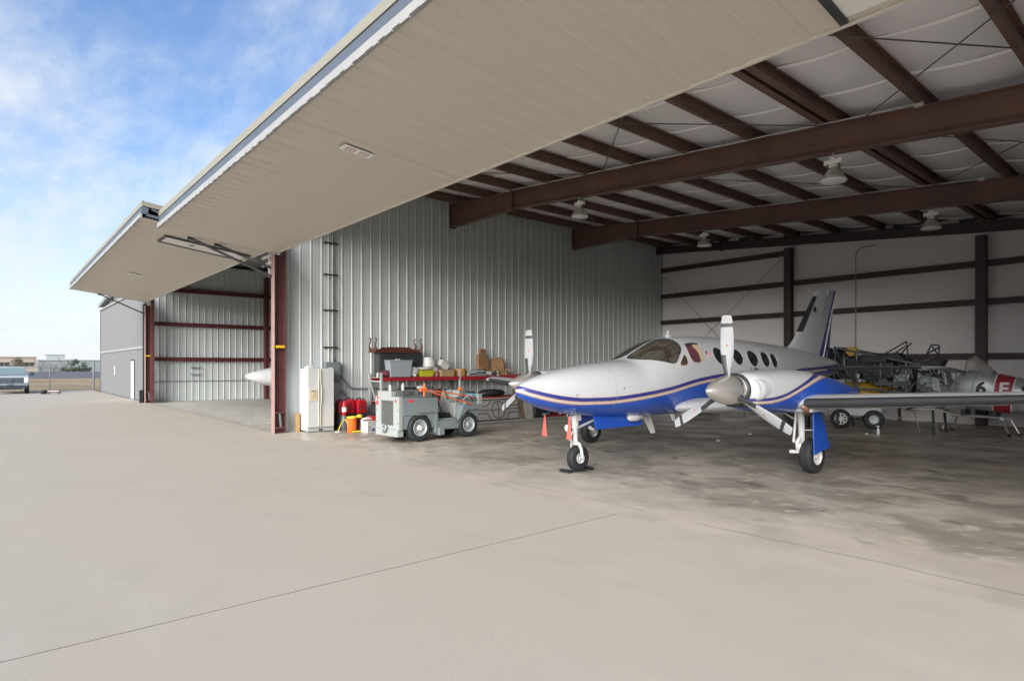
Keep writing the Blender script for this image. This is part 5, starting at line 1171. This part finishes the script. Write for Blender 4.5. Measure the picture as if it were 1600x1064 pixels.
for k in range(26):
    x = rw.uniform(-7.1, -4.7); y = YC+rw.uniform(-.35, .35); z = rw.uniform(fb(x)+.12, ft(x)-.12); a = rw.uniform(.05, .2)
    m = MB(); m.obox((x, y, z), (a, 0, rw.uniform(-.05, .05)), (0, rw.uniform(.04, .2), 0), (rw.uniform(-.04, .04), 0, rw.uniform(.05, .2))); m.build('equipment_box', rw.choice(['frame_dark', 'frame_dark', 'black', 'frame_grey', 'conduit']), t, bevel=.02)
for k in range(16):
    x = rw.uniform(-7.2, -4.8); y = YC-.44; z = rw.uniform(fb(x), ft(x)); P = [(x, y, z)]
    for i in range(4): P.append((P[-1][0]+rw.uniform(.05, .2), y-rw.uniform(0, .06), P[-1][2]+rw.uniform(-.18, .12)))
    m = MB(); m.tube(P, rw.uniform(.006, .014), 5); m.build('wiring', rw.choice(['black', 'conduit', 'frame_dark']), t, 60)
for x0, x1 in ((-7.25, -6.75), (-6.65, -6.15)):
    m = MB(); m.prism([(x0, YC-.40, fb(x0)+.25), (x1, YC-.40, fb(x1)+.2), (x1, YC-.40, ft(x1)-.25), (x0, YC-.40, ft(x0)-.12)], (0, .03, 0)); m.build('side_skin', 'frame_dark', t, bevel=.01)
for x, r, w, mt in ((-7.62, .47, .16, 'frame_dark'), (-7.32, .45, .12, 'frame_dark'), (-7.05, .42, .07, 'black')):
    m = MB(); m.lathe([(r*.6, -w), (r*.96, -w), (r, -w*.6), (r, w*.6), (r*.96, w), (r*.6, w)], (x, YC-.1, 1.83), (1, 0, .12), 28); m.build('engine_ring', mt, t, 40)
    m = MB(); m.lathe([(r+.004, -.01), (r+.012, 0), (r+.004, .01)], (x+w*.9, YC-.1, 1.83), (1, 0, .12), 28, caps=False); m.build('ring_band', 'alu', t, 50)
m = MB(); m.prism([(-7.05, YC-.35, 2.28), (-6.85, YC-.35, 2.30), (-6.72, YC-.35, 2.22), (-6.8, YC-.35, 2.06), (-6.9, YC-.35, 2.02), (-7.0, YC-.35, 2.12)], (0, .25, 0)); m.build('yellow_tank', 'cowl_yellow', t, bevel=.03)
for a, b in (((-6.15, 18.5, 2.05), (-5.55, 18.5, 2.42)), ((-5.55, 18.5, 2.42), (-5.52, 18.5, 1.95)), ((-5.98, 18.5, 2.0), (-5.57, 18.5, 2.30)), ((-5.85, 18.9, 2.05), (-5.55, 18.9, 2.40))):
    m = MB(); m.tube([a, b], .018, 6); m.build('windscreen_tube', 'black', t, 60)
m = MB(); m.prism([(-6.35, 18.35, 2.12), (-5.75, 18.35, 2.12), (-5.5, 18.35, 1.92), (-6.5, 18.35, 2.0)], (0, .6, 0)); m.build('decking', 'frame_dark', t, bevel=.03)
m = MB()
for a, b in (((-5.15, 18.6, 2.0), (-5.02, 18.6, 2.32)), ((-4.85, 18.6, 1.98), (-4.84, 18.6, 2.30)), ((-5.02, 18.6, 2.32), (-4.84, 18.6, 2.30)), ((-5.1, 18.6, 2.1), (-4.84, 18.6, 2.25)), ((-4.86, 18.6, 2.05), (-5.0, 18.6, 2.28))): m.tube([a, b], .018, 6)
m.build('seat_frame', 'black', t, 60)
m = MB(); m.prism([(-5.35, 18.4, 1.98), (-4.7, 18.4, 1.93), (-4.8, 18.4, 1.74), (-5.3, 18.4, 1.82)], (0, .5, 0)); m.build('seat_pan', 'frame_dark', t, bevel=.02)
for x in (-7.2, -4.9):
    for s in (-1, 1):
        m = MB(); m.tube([(x, YC+s*.42, fb(x)), (x+.05, YC+s*.55, .02)], .03, 8); m.build('stand_leg', 'frame_dark', t, 60)
# silver aft fuselage
t = thing('tail_section', 'polished silver rear fuselage with a red band and painted number', 'fuselage', (0, 19.45, 0))
SV = [(-4.66, .86, 1.62, .40), (-4.5, .76, 1.68, .42), (-4.2, .67, 1.69, .43), (-3.9, .62, 1.60, .42), (-3.5, .585, 1.49, .40), (-3.0, .58, 1.385, .36), (-2.2, .62, 1.25, .29), (-1.2, .70, 1.14, .2), (-.2, .8, 1.06, .1), (.1, .84, 1.02, .04)]
def ssurf(x, th, g=0):
    b, tt, w = (interp(SV, x, c) for c in (1, 2, 3)); zm = b+(tt-b)*.5; n = 2.5; s, c = math.sin(th), math.cos(th)
    return (x+.16*c*(1 if x < -4 else .3), -(w+g)*math.copysign(abs(s)**(2/n), s), zm+((tt-b)/2+g)*math.copysign(abs(c)**(2/n), c))
def sv_mesh(x0, x1, g, caps=True, n=40):
    m = MB(); k = max(2, int((x1-x0)/.08)); m.rings([[ssurf(x0+(x1-x0)*i/k, 2*math.pi*j/n, g) for j in range(n)] for i in range(k+1)], caps); return m
sk = sv_mesh(-4.66, .1, 0).build('skin', 'silver_skin', t, 50)
sv_mesh(-3.80, -3.46, .004, False).build('red_band', 'red_band', t, 50)
sv_mesh(-3.825, -3.80, .005, False).build('band_edge', 'decal_white', t, 50); sv_mesh(-3.46, -3.435, .005, False).build('band_edge', 'decal_white', t, 50)
for x in (-4.25, -3.1, -2.6): sv_mesh(x-.006, x+.006, .003, False).build('skin_lap', 'steel_grey', t, 50)
def wrap_text(body, xc, zc_, size, material):
    o = text_mesh('painted_number', body, size, material, t, Matrix.Identity(4), 0)
    me = o.data
    for v in me.vertices:
        x = xc+v.co.x; z = zc_+v.co.y; b, tt, w = (interp(SV, x, c) for c in (1, 2, 3)); zm = (b+tt)/2; h = (tt-b)/2
        q = min(.98, abs(z-zm)/h); v.co = (x+.05*(z-zm), -(w+.02)*(1-q**2.5)**(1/2.5)-.006, z)
wrap_text('6', -4.06, 1.2, .42, 'stencil'); wrap_text('F', -3.62, 1.19, .42, 'decal_white'); wrap_text('8', -3.2, 1.15, .36, 'stencil')
m = MB(); m.rings([[(-4.42+.02*k, -.30+.6*j/8, z+.34*math.sin(math.pi*j/8)*q) for j in range(9)] for k, z, q in ((0, 1.66, .9), (8, 1.66, 1.15), (16, 1.62, .9), (26, 1.54, .5))], False, closed=False); m.build('canopy_remnant', 'canopy_film', t, 60)
m = MB(); m.rings([[(-4.425, -.31+.62*j/12, 1.655+.315*math.sin(math.pi*j/12)), (-4.405, -.31+.62*j/12, 1.655+.315*math.sin(math.pi*j/12)), (-4.405, -.30+.6*j/12, 1.64+.3*math.sin(math.pi*j/12)), (-4.425, -.30+.6*j/12, 1.64+.3*math.sin(math.pi*j/12))] for j in range(13)], True); m.build('canopy_bow', 'frame_grey', t, 60)
m = MB(); m.tube([(-3.3, 0, 1.42), (-2.95, .05, 1.6)], .008, 6); m.build('aerial', 'alu', t)
# folding work platform under it
t = thing('work_platform', 'low folding aluminium work platform under the silver fuselage', 'work platform', (-4.25, 19.75, 0), -16)
m = MB(); m.box(-.62, .62, -.17, .17, .43, .475); m.build('deck', 'alu', t, bevel=.006)
for sx in (-1, 1):
    m = MB(); m.box(sx*.62-.04, sx*.62+.04, -.2, .2, .39, .48); m.build('hinge', 'plastic_white', t, bevel=.01)
    for sy in (-1, 1):
        m = MB(); m.bar((sx*.62, sy*.17, .43), (sx*.80, sy*.24, .035), .05, .028); lg = m.build('leg', 'alu', t, bevel=.004); m = MB(); m.bar((sx*.79, sy*.238, .07), (sx*.815, sy*.245, .0), .06, .04); m.build('foot', 'black', lg, bevel=.004)
for k, x in enumerate((-4.55, -3.9)):
    m = MB(); m.box(x-.06, x+.06, 19.5, 20.0, .476, .62-.02*k); tag(m.build('cradle_block', 'frame_dark', None, bevel=.01), ('dark padded block at the left of the aluminium platform carrying the silver fuselage', 'dark padded block at the right of the aluminium platform carrying the silver fuselage')[k], 'block')
# wheeled cart with white body
t = thing('equipment_cart', 'low white equipment cart on black tyres behind the main wheel', 'cart', (-6.95, 18.95, 0), 22)
m = MB(); m.box(-.75, .62, -.1, .5, .34, .62); m.build('cart_body', 'thin_grey', t, bevel=.03); m = MB(); m.box(-.85, .75, -.06, .46, .62, .68); m.build('cart_deck', 'thin_grey', t, bevel=.01)
for i, x in enumerate((-.4, .42)):
    for y in (-.19, .55):
        wheel(t, (x, y, .262), (0, -1, 0), .262, .19, 'hub_white' if i == 0 else 'rim_grey', 'tyre', 'rim_grey', .62 if i == 0 else .5, spokes=8 if i == 0 else 0, side=1 if y < 0 else -1)
m = MB(); m.bar((.6, .2, .4), (1.15, .2, .3), .05, .05); m.build('draw_bar', 'frame_grey', t)
t = thing('engine_cowl', 'yellow painted engine cowling half lying on the white cart', 'cowling', (-6.55, 18.95, .69), 22)
m = MB(); n = 14; rs = []
for x, r in ((-.82, .30), (-.78, .36), (-.6, .40), (-.2, .42), (.3, .36), (.7, .22), (.92, .08)):
    rs.append([(x, -r*math.cos(math.pi*j/n)*.9, .05+r*1.45*math.sin(math.pi*j/n)) for j in range(n+1)])
m.rings(rs, False, closed=False); cw = m.build('cowl_shell', 'cowl_yellow', t, 60); md = cw.modifiers.new('thick', 'SOLIDIFY'); md.thickness = .02
for k in range(4):
    m = MB(); m.lathe([(.03, 0), (.035, .02), (.01, .04)], (-.6+.16*k, -.37+.02*k, .28+.05*(k % 2)), (0, -1, .4), 8); m.build('fastener', 'plastic_white' if k % 2 else 'maroon', t)
m = MB(); m.box(-.5, .4, -.2, .2, -.01, .06); m.build('support', 'frame_dark', t)
# stack of ribs
t = thing('rib_stack', 'fanned stack of curved metal wing ribs on a dark stand below the wing', 'ribs', (-5.2, 18.15, 0), 0)
for k in range(7):
    m = MB(); m.rings([[(-.42+.045*k+.0, -.25+.02*k, .70-.018*k), (-.40+.045*k, .3, .70-.018*k), (-.40+.045*k, .3, .715-.018*k), (-.42+.045*k, -.25+.02*k, .715-.018*k)]]+[[(x+.045*k, -.25, z-.018*k), (x+.045*k, .3, z-.018*k), (x+.045*k, .3, z+.012-.018*k), (x+.045*k, -.25, z+.012-.018*k)] for x, z in ((-.3, .76), (-.1, .79), (.2, .78), (.45, .73))], True); m.build('rib', ('plastic_white', 'frame_dark', 'conduit')[k % 3], t)
for x in (-.1, .3):
    m = MB(); m.tube([(x, .1, .60), (x+.1, .2, .01)], .016, 6); m.build('stand_leg', 'conduit', t)
m = MB(); m.rings([[(x, y, z) for x, y, z in ((-8.5+.22*k, 18.0, .55+.04*math.sin(k)), (-8.5+.22*k, 18.05, 1.42-.06*k-.05*(k % 2)), (-8.48+.22*k, 18.09, 1.42-.06*k-.05*(k % 2)), (-8.48+.22*k, 18.04, .55+.04*math.sin(k)))] for k in range(7)], True); 
o = tag(m.build('sheet_metal_panel', 'dust_sheet', None, 30), 'bent grey sheet metal panel standing behind the engine nacelle', 'panel')
m = MB(); m.box(-8.5, -7.9, 17.96, 18.14, 0, .56); tag(m.build('low_bench', 'frame_dark', None, bevel=.01), 'dark bench under the bent grey sheet metal panel', 'bench')
t = thing('wing_panel', 'white detached wing panel lying on low stands behind the nose', 'wing', (-11.2, 19.2, 0), 8)
wing_mesh([(-1.9, -.4, .52, 1.1), (1.9, -.3, .55, .8)], .14).build('panel_skin', 'plastic_white', t, 35)
for x in (-1.3, -.4, .5, 1.4):
    m = MB(); m.tube([(x, -.1, .48), (x+.04, -.25, .03)], .025, 6); m.tube([(x, .1, .48), (x+.04, .3, .03)], .025, 6); m.build('stand', 'conduit', t)
for k, (x, y, sx, sy, sz, mt, lb) in enumerate(((-12.8, 20.5, .4, .5, .5, 'frame_dark', 'dark covered heap at the back left of the hangar'), (-9.4, 20.6, .5, .4, .45, 'frame_dark', 'dark heap behind the white wing panel'), (-13.9, 21.3, .4, .4, .7, 'frame_grey', 'grey heap in the back left corner'))):
    blob('bundle', x, y, 0, sx, sy, sz, mt, lb, 'bundle', k+21)
t = thing('spray_bottle', 'small pale spray bottle standing on the hangar floor under the wing', 'bottle', (-5.86, 17.4, 0))
m = MB(); m.lathe([(.035, 0), (.038, .02), (.036, .14), (.015, .17), (.013, .2)], (0, 0, 0), (0, 0, 1), 12); m.build('bottle_body', 'plastic_clear', t, 50); m = MB(); m.box(-.05, .025, -.012, .012, .2, .235); m.build('trigger', 'plastic_white', t, bevel=.004)
for k, (x, y, lb) in enumerate(((-8.0, 14.87, 'farthest white scrap on the floor under the propeller'), (-7.8, 13.02, 'nearest white scrap on the floor under the propeller'), (-6.1, 17.3, 'white scrap beside the small spray bottle'))):
    m = MB(); m.obox((x, y, .018), (.035, .01, 0), (-.008, .02, .004), (0, .002, .014)); tag(m.build('litter', 'plastic_white', None, bevel=.006), lb, 'litter')

# ------------------------------------------------------------------ yard beyond the apron
t = thing('pickup_truck', 'silver pickup truck facing the hangar at the far edge of the apron', 'truck', (-50.4, .86, 0), -2)
m = MB(); m.prism([(0, -.9, .50), (0, -.9, 1.04), (-.1, -.9, 1.14), (-1.25, -.9, 1.21), (-5.3, -.9, 1.21), (-5.3, -.9, .50)], (0, 1.8, 0)); bd = m.build('body', 'truck_paint', t, bevel=.05)
m = MB(); m.rings([[(-1.2, -.86, 1.2), (-1.2, .86, 1.2), (-3.4, .86, 1.2), (-3.4, -.86, 1.2)], [(-1.85, -.70, 1.70), (-1.85, .70, 1.70), (-3.2, .70, 1.70), (-3.2, -.70, 1.70)], [(-1.98, -.64, 1.75), (-1.98, .64, 1.75), (-3.1, .64, 1.75), (-3.1, -.64, 1.75)]], True); m.build('cab', 'truck_paint', t, bevel=.02)
m = MB(); m.prism([(-1.20, -.78, 1.23), (-1.20, .78, 1.23), (-1.82, .655, 1.68), (-1.82, -.655, 1.68)], (.012, 0, .006)); m.build('windshield', 'truck_glass', t)
for s in (-1, 1):
    m = MB(); m.prism([(-1.45, s*.835, 1.2), (-2.0, s*.72, 1.64), (-3.1, s*.72, 1.64), (-3.3, s*.84, 1.2)], (0, s*.012, .003)); m.build('side_window', 'truck_glass', t)
    m = MB(); m.obox((-1.35, s*1.08, 1.27), (.06, 0, 0), (0, .12, 0), (0, 0, .12)); mi = m.build('mirror', 'truck_dark', t, bevel=.02); m = MB(); m.bar((-1.4, s*.85, 1.2), (-1.38, s*1.0, 1.22), .05, .05); m.build('mirror_arm', 'truck_dark', mi)
    m = MB(); m.box(-.06, .035, s*.78-.11, s*.78+.11, .74, 1.02); m.build('headlight', 'lamp_lens', t, bevel=.02)
    m = MB(); m.box(.0, .11, s*.7-.12, s*.7+.12, .60, .66); m.build('fog_lamp', 'truck_dark', t, bevel=.01)
    for x in (-.95, -4.2): wheel(t, (x, s*.80, .38), (0, 1, 0), .38, .25, 'rim_grey', 'tyre', 'hub_white', .6, side=s)
    m = MB(); m.box(-1.45, -.45, s*.9-.02, s*.9+.02, .80, .86); m.build('fender_lip', 'truck_paint', t, bevel=.015)
m = MB(); m.box(-.04, .03, -.66, .66, .72, 1.05); gr = m.build('grille', 'truck_dark', t, bevel=.01)
for z in (.79, .885, .98):
    m = MB(); m.box(.031, .055, -.62, .62, z-.013, z+.013); m.build('grille_bar', 'truck_chrome', gr, bevel=.005)
m = MB(); m.lathe([(.09, 0), (.09, .02), (.001, .025)], (.056, 0, .875), (1, 0, 0), 16); m.build('badge', 'steel_grey', gr)
m = MB(); m.box(-.05, .12, -.9, .9, .54, .70); bp = m.build('bumper', 'truck_chrome', t, bevel=.03)
m = MB(); m.box(-.1, .08, -.84, .84, .36, .535); m.build('air_dam', 'truck_dark', t, bevel=.02); m = MB(); m.box(.121, .13, -.17, .17, .54, .66); m.build('licence_plate', 'steel_grey', t); m = MB(); m.box(-5.0, -.3, -.6, .6, .3, .5); m.build('underbody', 'truck_dark', t)
# hand trolley and sack on the apron edge
t = thing('hand_trolley', 'small dark red hand trolley lying flat near the apron edge', 'trolley', (-49.0, 2.98, 0), 80)
m = MB(); m.bar((-.34, 0, .13), (.34, 0, .13), .18, .05); m.build('frame', 'red_dark', t, bevel=.01); m = MB(); m.box(-.3, .25, -.06, .06, .16, .2); m.build('deck', 'decal_white', t)
for x in (-.28, .28):
    for y in (-.12, .12): wheel(t, (x, y, .08), (0, 1, 0), .08, .05, 'rim_grey', 'tyre', 'rim_grey', .5, side=1 if y > 0 else -1)
blob('sack', -49.3, 2.48, 0, .2, .2, .26, 'black', 'black rubbish sack beside the small red trolley', 'sack', 31)
# chain-link fence
t = thing('chain_link_fence', 'chain link fence at the far edge of the apron', 'fence', (-56.5, 0, 0))
ys_ = [5.9-2.7*k for k in range(16)]
for i, y in enumerate(ys_):
    m = MB(); r = .06 if i == 0 else .03; m.tube([(0, y, 0), (0, y, 2.1 if i == 0 else (1.72 if i != 3 else 1.5))], r, 8); m.build('post', 'fence_steel', t, 60)
m = MB(); m.tube([(0, ys_[0], 1.7), (0, ys_[-1], 1.7)], .022, 6); m.build('top_rail', 'fence_steel', t)
m = MB(); y = ys_[-1]; H_ = 1.66
def ribbon(a, b):
    w_ = .0022; m.add([(0, a[0]-w_, a[1]), (0, a[0]+w_, a[1]), (0, b[0]+w_, b[1]), (0, b[0]-w_, b[1])], [(0, 1, 2, 3)])
while y < ys_[0]:
    ribbon((y, .02), (min(y+H_, ys_[0]), .02+min(H_, ys_[0]-y))); ribbon((y, .02+H_), (min(y+H_, ys_[0]), .02+H_-min(H_, ys_[0]-y))); y += .11
fb_ = m.build('wire_mesh', 'fence_steel', t, flip=False); fb_['kind'] = 'stuff'
m = MB(); m.box(-117.3, -117, -60, 40, -.1, .98); tag(m.build('low_wall', 'wall_far', None), 'long low grey wall beyond the dry grass', 'wall')
def building(name, label, x, y0, y1, dep, h, mt, wins, roof_mt):
    t = thing(name, label, 'building', (x, (y0+y1)/2, 0))
    o = (y0+y1)/2
    m = MB(); m.box(-dep, 0, y0-o, y1-o, -.2, h); m.build('wall', mt, t)
    m = MB(); m.box(-dep-.15, .15, y0-o-.15, y1-o+.15, h+.004, h+.25); m.build('parapet', roof_mt, t)
    for (a, b, z0, z1) in wins:
        m = MB(); m.box(.004, .05, a-o, b-o, z0, z1); w = m.build('window', 'win_dark', t); m = MB(); m.box(.004, .12, a-o-.1, b-o+.1, z1+.002, z1+.12); m.build('lintel', roof_mt, w); m = MB(); m.box(.051, .075, (a+b)/2-o-.03, (a+b)/2-o+.03, z0, z1); m.build('mullion', mt, w)
    return t
building('office_building', 'cream low office building with dark windows beyond the truck', -152, -30, 6.5, 15, 3.5, 'bldg_cream', [(-6, -4.4, 1.88, 2.6), (-2.6, -1, 1.88, 2.6), (.9, 2.4, 1.88, 2.6), (4.8, 6.1, 1.88, 2.6)], 'bldg_cream')
building('warehouse', 'tall white warehouse block showing above the long grey building', -200, 10.5, 14.5, 12, 4.8, 'bldg_white', [], 'bldg_white')
building('warehouse', 'long pale grey warehouse behind the bare trees', -173, 7.6, 60, 20, 3.15, 'bldg_grey', [(20.5, 23, 1.2, 2.2)], 'bldg_white')
def bush(x, y, z0, h, w, mt, label, n=900, seed=1):
    rnd = random.Random(seed); t = thing('tree', label, 'tree', (x, y, 0))
    m = MB(); m.tube([(0, 0, 0), (.05, .03, h*.4), (0, 0, h*.7)], [.1, .07, .03], 7)
    for k in range(7):
        a = k*.9; z = z0+(h-z0)*rnd.uniform(.05, .5); m.tube([(0, 0, z*.7), (math.cos(a)*w*.3, math.sin(a)*w*.3, z+.3), (math.cos(a)*w*.42, math.sin(a)*w*.42, z+.6)], [.04, .025, .01], 5)
    m.build('trunk', 'bark', t, 60)
    m = MB(); cl = [(rnd.uniform(-.36, .36)*w, rnd.uniform(-.36, .36)*w, z0+(h-z0)*rnd.uniform(.2, .85), rnd.uniform(.16, .26)*w) for _ in range(11)]
    for _ in range(n):
        c = rnd.choice(cl); v = Vector((rnd.gauss(0, 1), rnd.gauss(0, 1), rnd.gauss(0, .8))); v = v.normalized()*c[3]*rnd.uniform(.4, 1.05); p = Vector(c[:3])+v
        if p.z < z0: continue
        u = Vector((rnd.gauss(0, 1), rnd.gauss(0, 1), rnd.gauss(0, 1))).normalized()*rnd.uniform(.06, .14); q = u.orthogonal().normalized()*rnd.uniform(.04, .08)
        m.add([p-u, p+q, p+u, p-q], [(0, 1, 2, 3)])
    m.build('crown', mt, t, flip=False)
bush(-143.5, 3.2, .9, 3.4, 3.0, 'leaf_a', 'olive green bushy tree behind the pickup truck', 1100, 3)
bush(-134.5, 11.8, .3, 3.2, 2.6, 'leaf_b', 'dark green evergreen tree near the grey hangar corner', 1200, 5)
bush(-136, 12.9, .2, 2.0, 2.2, 'leaf_b', 'low dark shrub at the foot of the evergreen tree', 500, 6)
bush(-138, 10.2, .2, 1.9, 2.0, 'leaf_a', 'low olive shrub left of the evergreen tree', 500, 8)
def bare(x, y, h, label, seed):
    rnd = random.Random(seed); t = thing('bare_tree', label, 'tree', (x, y, 0)); tr_, tw = MB(), MB()
    tr_.tube([(0, 0, 0), (.03, 0, h*.35), (0, .04, h*.6)], [.09, .07, .04], 6)
    def br(p, d, L, r, n):
        q = p+d*L; tw.tube([p, (p+q)/2+Vector((rnd.uniform(-.04, .04), rnd.uniform(-.04, .04), 0)), q], [r, r*.8, r*.5], 4)
        if n:
            for _ in range(3): br(q, (d+Vector((rnd.uniform(-.6, .6), rnd.uniform(-.6, .6), rnd.uniform(-.1, .4)))).normalized(), L*.68, r*.55, n-1)
    for k in range(6): br(Vector((0, 0, h*(.28+.06*k))), Vector((math.cos(k*2.2), math.sin(k*2.2), 1.1)).normalized(), h*.24, .03, 3)
    tr_.build('trunk', 'bark', t, 60); tw.build('crown', 'bark', t)
bare(-131, 6.2, 2.9, 'leafless tree nearest the cream office building', 2); bare(-130, 9.6, 3.3, 'leafless tree in front of the white warehouse', 4); bare(-132, 8.0, 2.2, 'smallest leafless tree, between two bare trees', 9)
